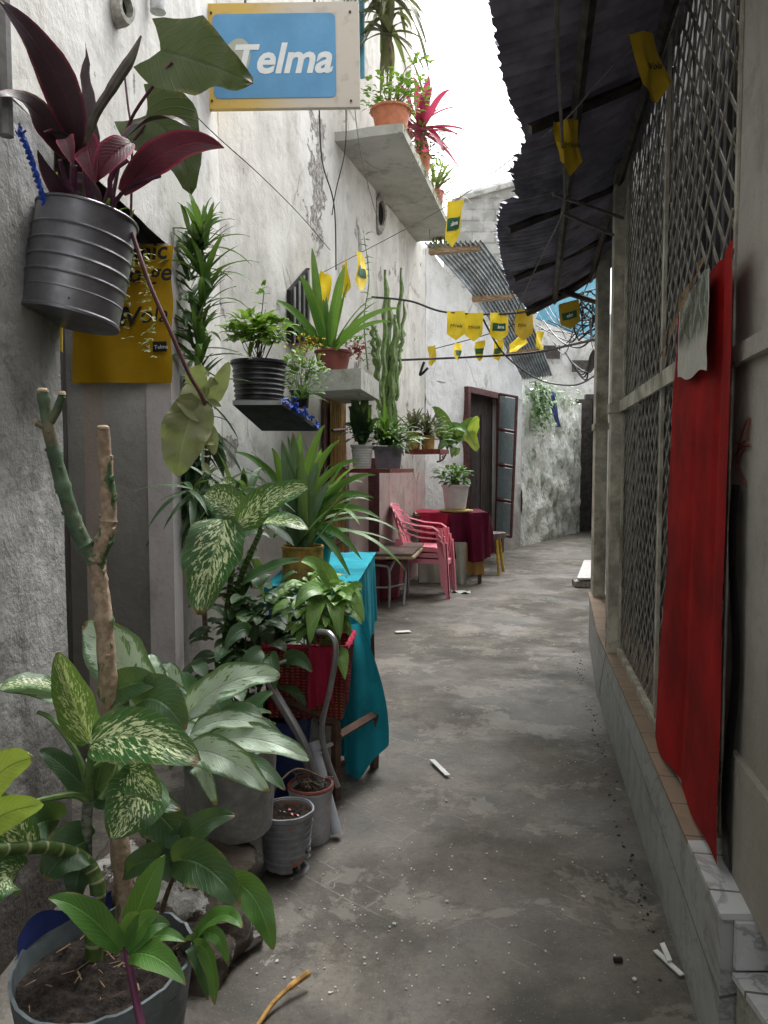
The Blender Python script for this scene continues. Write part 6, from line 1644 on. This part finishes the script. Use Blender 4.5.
# ------------------------------------------------------------------ plants on the balcony slab
random.seed(50)
c = D(391, 132, 6.8); c.z = zt + .005
tc = thing('terracotta_pot_plant', c, 'tall purple brown palm like plant in a terracotta pot on the balcony slab', 'potted plant')
pot(c, .125, .17, .26, M['terracotta'], tc, lip=.018)
k = MB(); C(k, [(389, 108, 7.0), (391, 60, 7.0), (387, 22, 7.0), (388, 0, 7.0)], .016, .012); build('stem', k, M['bark'], tc)
k = MB()
for (px, py, n_) in ((388, 35, 14), (386, 15, 16), (390, -5, 18), (388, -25, 14)): crown(k, D(px, py, 7.0), n_ + 8, .42, .07, (-30, 70), .7, .03, seg=8)
build('palm_foliage', k, M['l_vein'], tc)
k = MB(); bush(k, c + Vector((.04, -.02, .40)), (.34, .2, .2), 260, .06, .04); bush(k, D(420, 62, 6.9), (.14, .08, .07), 24, .06, .04); build('foliage', k, M['l_lime'], tc)
k = MB(); stems(k, c + Vector((0, 0, .24)), D(405, 80, 6.9), (.2, .1, .15), 10, .005); C(k, [(396, 108, 7), (405, 70, 6.95), (428, 60, 6.9)], .004, .003); build('twig', k, M['bark'], tc)
for i, (px, py, Y, mt, lab) in enumerate(((437, 150, 7.7, 'l_pinkred', 'magenta leaved plant on the far half of the balcony slab'), (446, 188, 8.6, 'l_pale', 'wispy plant in a pink pot at the outer corner of the balcony slab'))):
    c = on2(7.75, .47, zt + .005) if i == 0 else on2(8.7, .40, zt + .005)
    t_ = thing('balcony_plant', c, lab, 'potted plant', 'plants along the balcony slab')
    pot(c, .09, .115, .20, M['terracotta'] if i == 0 else simple('pink plastic pot', (.52, .18, .17), .5), t_)
    k = MB(); crown(k, c + Vector((0, 0, .45 if i == 0 else .2)), 34, .55 if i == 0 else .5, .10 if i == 0 else .03, (-20, 80), .35, .04, seg=8); build('foliage', k, M[mt], t_)
    k = MB(); bush(k, c + Vector((0, 0, .3)), (.26, .24, .24), 170, .07, .035); build('undergrowth', k, M['l_mid'] if i == 0 else M['l_lime'], t_)
k = MB()
for i in range(60):
    u = random.random(); p = on2(Yn + (Yf - Yn) * u, .60 - .13 * u, zt - .03 * random.random()); 
    crown(k, p, 2, .07, .02, (-40, 40), .5, .02, seg=4)
for i in range(60):
    p = on2(9.4, random.uniform(.2, .5), SLZ + random.uniform(-.05, .1)); crown(k, p, 2, .10, .02, (-60, 40), .5, .02, seg=4)
tag(build('slab_weeds', k, M['l_pale'], None), 'sparse weeds growing along the outer edge of the balcony slab', 'weeds', kind='stuff')

# ------------------------------------------------------------------ bunting
random.seed(60)
flag_n = [0]
def flag(px, py, wp, hp, Y, kind, label, roll=0.0, real=None, group='yellow pointed bunting flags', pitch=0.0):
    """px, py = middle of the upper edge"""
    W_real = real or .175; wa = wp * Y / F; yaw = math.acos(min(1, wa / W_real)) * random.choice((-1, 1)); H_ = hp * Y / F
    t_ = thing('bunting_flag', D(px, py, Y), label, 'flag', group)
    x = Vector((math.cos(yaw) * math.cos(roll), math.sin(yaw), -math.sin(roll))).normalized(); zv = Vector((math.sin(roll), pitch, math.cos(roll))); n = x.cross(zv).normalized() * 1
    n = Vector((n.x, n.y, n.z)); 
    if n.y > 0: n = -n
    up = zv.normalized(); o_ = t_.location
    def P(a, b, c=0): return o_ + x * (a * W_real) - up * (b * H_) + n * (c + .012 * math.sin(a * 5 + b * 4 + px) + .03 * noise.noise(Vector((a * 2.2 + px, b * 1.6, 1))))
    k = MB(); N_ = 8
    def f(u, v):
        a = u - .5; low = .76 + .24 * (1 - abs(a) * 2); return P(a, v * low)
    k.grid(f, N_, 8); build('flag_sheet', k, M['flag_shaded'] if kind.endswith('o') else M['flag'], t_)
    if wp >= 6:
        if kind.startswith('g'):
            k = MB(); k.grid(lambda u, v: P(-.36 + .72 * u, .36 + .26 * v, .004), 6, 4); build('label_patch', k, M['print_green'], t_)
            if wp > 12: text('Telma', .042 * W_real / .175, frame(P(0, .49, .012), x, n), M['print_white'], t_, bold=.001)
        elif wp > 12: text('MVola', .046 * W_real / .175, frame(P(0, .5, .012), x, n), M['print_dark'], t_, shear=.3)
    return t_
flag(643, 33, 33, 66, 2.4, 'ko', 'yellow flag hanging highest under the canopy near the lattice gate', roll=-.25, real=.115)
flag(566, 120, 25, 52, 2.75, 'ko', 'yellow flag under the canopy beside the hanging cable', roll=-.15, real=.10)
flag(455, 201, 14, 45, 5.4, 'g', 'single yellow flag with green label below the balcony slab', roll=.05)
flag(361, 254, 9, 36, 5.9, 'g', 'narrow turned yellow flag beside the climbing vine')
flag(345, 263, 8, 34, 6.0, 'k', 'narrow turned yellow flag just left of the climbing vine flag')
flag(325, 273, 9, 32, 5.9, 'k', 'yellow flag right one of the pair behind the strap leaves', real=.16)
flag(318, 276, 8, 34, 5.9, 'g', 'yellow flag left one of the pair behind the strap leaves', real=.16)
for (px, py, wp, hp, kd, lab) in ((456, 311, 18, 29, 'k', 'leftmost plain flag of the upper bunting row'), (474, 313, 17, 28, 'k', 'second plain flag of the upper bunting row'), (499, 313, 18, 28, 'g', 'bright flag with green label in the upper bunting row'), (524, 310, 18, 30, 'ko', 'yellow flag coloured as in shade at the right end of the upper bunting row')):
    flag(px, py, wp, hp, 7.2, kd, lab)
for (px, py, kd, lab) in ((432, 346, 'k', 'leftmost small flag of the lower bunting row'), (458, 343, 'g', 'second small flag of the lower bunting row'), (480, 341, 'g', 'third small flag of the lower bunting row'), (498, 341, 'g', 'fourth small flag of the lower bunting row')):
    flag(px, py, 7, 20, 8.6, kd, lab, real=.15)
flag(524, 338, 9, 20, 8.4, 'k', 'small flag blown aslant in the lower bunting row', roll=.8, real=.15)
flag(540, 331, 9, 21, 8.4, 'k', 'small flag right of the aslant one in the lower bunting row', real=.15)
flag(568, 302, 17, 27, 6.3, 'go', 'yellow flag coloured as in shade with green label near the far column', roll=-.15)

# ------------------------------------------------------------------ cables
def cable(name, pts, r_, mat, label, m=8):
    k = MB(); k.tube(catm([D(*p) for p in pts], m), r_, 5); return solid(name, k, M[mat], label, 'cable')
cable('bunting_string', [(318, 275, 6.0), (360, 253, 5.9), (400, 232, 5.7), (455, 201, 5.4), (530, 145, 3.3), (566, 119, 2.75), (600, 80, 2.6), (648, 30, 2.4)], .003, 'wire_grey', 'thin string carrying the near yellow flags under the slab')
cable('cable', [(372, 297, 6.8), (410, 301, 7.0), (445, 312, 7.2), (500, 314, 7.2), (535, 308, 7.1), (560, 285, 6.6), (598, 262, 6)], .010, 'wire', 'black cable above the upper bunting row')
cable('cable', [(400, 360, 8.2), (470, 357, 8.6), (530, 353, 8.2), (570, 345, 7.2), (600, 338, 6.2)], .013, 'wire', 'taut black cable crossing below the lower bunting row')
k = MB(); 
for s in (0, 1):
    P = catm([D(555 + s * 2, -30, 1.85), D(557 + s * 2, 60, 2.2), D(562 + s, 150, 2.75), D(563, 210, 3.4), D(545, 250, 4.2), D(528, 285, 5.0), D(512, 325, 6.5)]); k.tube(P, .0035, 5)
solid('cable', k, M['wire_grey'], 'double grey cable hanging down in front of the canopy', 'cable')
cable('cable', [(150, 60, 3.9), (200, 120, 4.0), (260, 175, 4.3), (300, 215, 5.0), (330, 250, 5.6)], .003, 'wire', 'thin wire running slantwise across the white house wall')
cable('cable', [(319, 100, 4.9), (322, 160, 5.0), (334, 205, 5.1), (336, 270, 5.2)], .005, 'wire', 'loose black wire hanging below the projecting sign')
cable('cable', [(346, 105, 4.9), (345, 150, 5.2), (336, 190, 5.3), (332, 215, 5.3)], .004, 'wire', 'second loose wire hanging below the sign and joining the first')
cable('cable', [(354, 100, 5.4), (360, 150, 5.8), (372, 200, 6.2), (380, 225, 6.5)], .003, 'wire_grey', 'thin pale wire dropping from the slab to the ceramic fitting')
cable('cable', [(424, 362, 8), (420, 375, 8.0), (428, 368, 8)], .015, 'wire', 'knotted end of the taut black cable')
tg = [0]
random.seed(71)
k = MB()
for i in range(11):
    a = D(random.uniform(535, 575), random.uniform(280, 345), random.uniform(8, 11)); b = D(random.uniform(588, 604), random.uniform(265, 345), random.uniform(6.5, 8)); m1 = a.lerp(b, .4) - Vector((random.uniform(-.2, .2), 0, random.uniform(.0, .5)))
    k.tube(catm([a, m1, a.lerp(b, .75) - Vector((0, 0, random.uniform(0, .35))), b]), random.uniform(.004, .010), 5)
for i in range(9):
    cx = D(590 + random.uniform(-5, 6), 300 + i * 3.4, 7); k.tube([cx + Vector((random.uniform(.03, .12) * math.cos(t * .7), random.uniform(-.1, .1), random.uniform(.05, .14) * math.sin(t * .7))) for t in range(10)], .008, 5)
for i in range(6):
    P = [D(565, 352, 8), D(575 + i * 2, 365 + i * 3, 7.8), D(590, 372 - i * 3, 7.5), D(600, 350 - i * 2, 7)]; k.tube(catm(P), .009, 5)
tag(build('cable_tangle', k, M['wire'], None), 'dense tangle of black cables in front of the blue sheet', 'cables', kind='stuff')
cable('cable', [(483, 319, 7.6), (505, 355, 8.4), (540, 380, 9.5), (575, 385, 9.0), (600, 372, 7.5)], .010, 'wire', 'drooping black cable before the pale far building')
cable('cable', [(430, 350, 9), (500, 330, 8.6), (560, 300, 7.5), (600, 288, 6.5)], .006, 'wire', 'thin cable rising behind the flags towards the far column')
k = MB(); k.tube([D(540, 285, 6.3), D(601, 303, 6.0)], .022, 6); solid('support_bar', k, M['steel_dark'], 'dark bar from the far column to the canopy end', 'bar')
cable('cable', [(590, 320, 6.8), (592, 340, 6.7), (596, 352, 6.5), (600, 345, 6.3)], .012, 'wire', 'thick black cable loop beside the far column')

# ------------------------------------------------------------------ wall fittings
def fitting(px, py, w_, h_, label):
    p = W(px, py, .03); k = MB(); N_ = Vector((.7, -1, 0)).normalized() if px > 250 else Vector((1, -.4, 0)).normalized()
    X = Vector((-N_.y, N_.x, 0)); t_ = thing('ceramic_fitting', p - Vector((0, 0, h_ / 2)), label, 'fitting')
    def ring(rr, d, seed): return [p + X * (w_ / 2 * rr * math.cos(a) * (1 + .08 * math.sin(3 * a + seed))) + Vector((0, 0, h_ / 2 * rr * math.sin(a))) + N_ * d for a in [2 * math.pi * i / 28 for i in range(28)]]
    R0 = [ring(1, -.03, 1), ring(1, .01, 1), ring(.9, .03, 1), ring(.62, .032, 2), ring(.55, .0, 2)]
    vs = [v for r_ in R0 for v in r_]; k.add(vs, [(i*28+j, i*28+(j+1) % 28, (i+1)*28+(j+1) % 28, (i+1)*28+j) for i in range(4) for j in range(28)]); build('rim', k, M['ceramic'], t_)
    k = MB(); k.add(ring(.57, .001, 2), [list(range(28))]); build('socket', k, M['dark'], t_)
fitting(121, 8, .10, .14, 'round chipped ceramic fitting high on the wall near the sign')
fitting(380, 214, .14, .42, 'tall oval chipped fitting on the wall under the balcony slab')
# vertical conduit near the top left and a pole stub
k = MB(); a = W(157, -30, .05); b = W(158, 12, .05); k.tube([a, b], .035, 12); solid('wall_conduit', k, M['far_white'], 'short pale pipe end on the wall left of the sign', 'pipe')
k = MB(); a = W(2, -10, .06); k.tube([Vector((a.x, a.y, 2.3)), Vector((a.x, a.y, 4))], .02, 8); solid('wall_rod', k, M['wire_grey'], 'vertical grey rod on the wall at the left edge', 'rod')
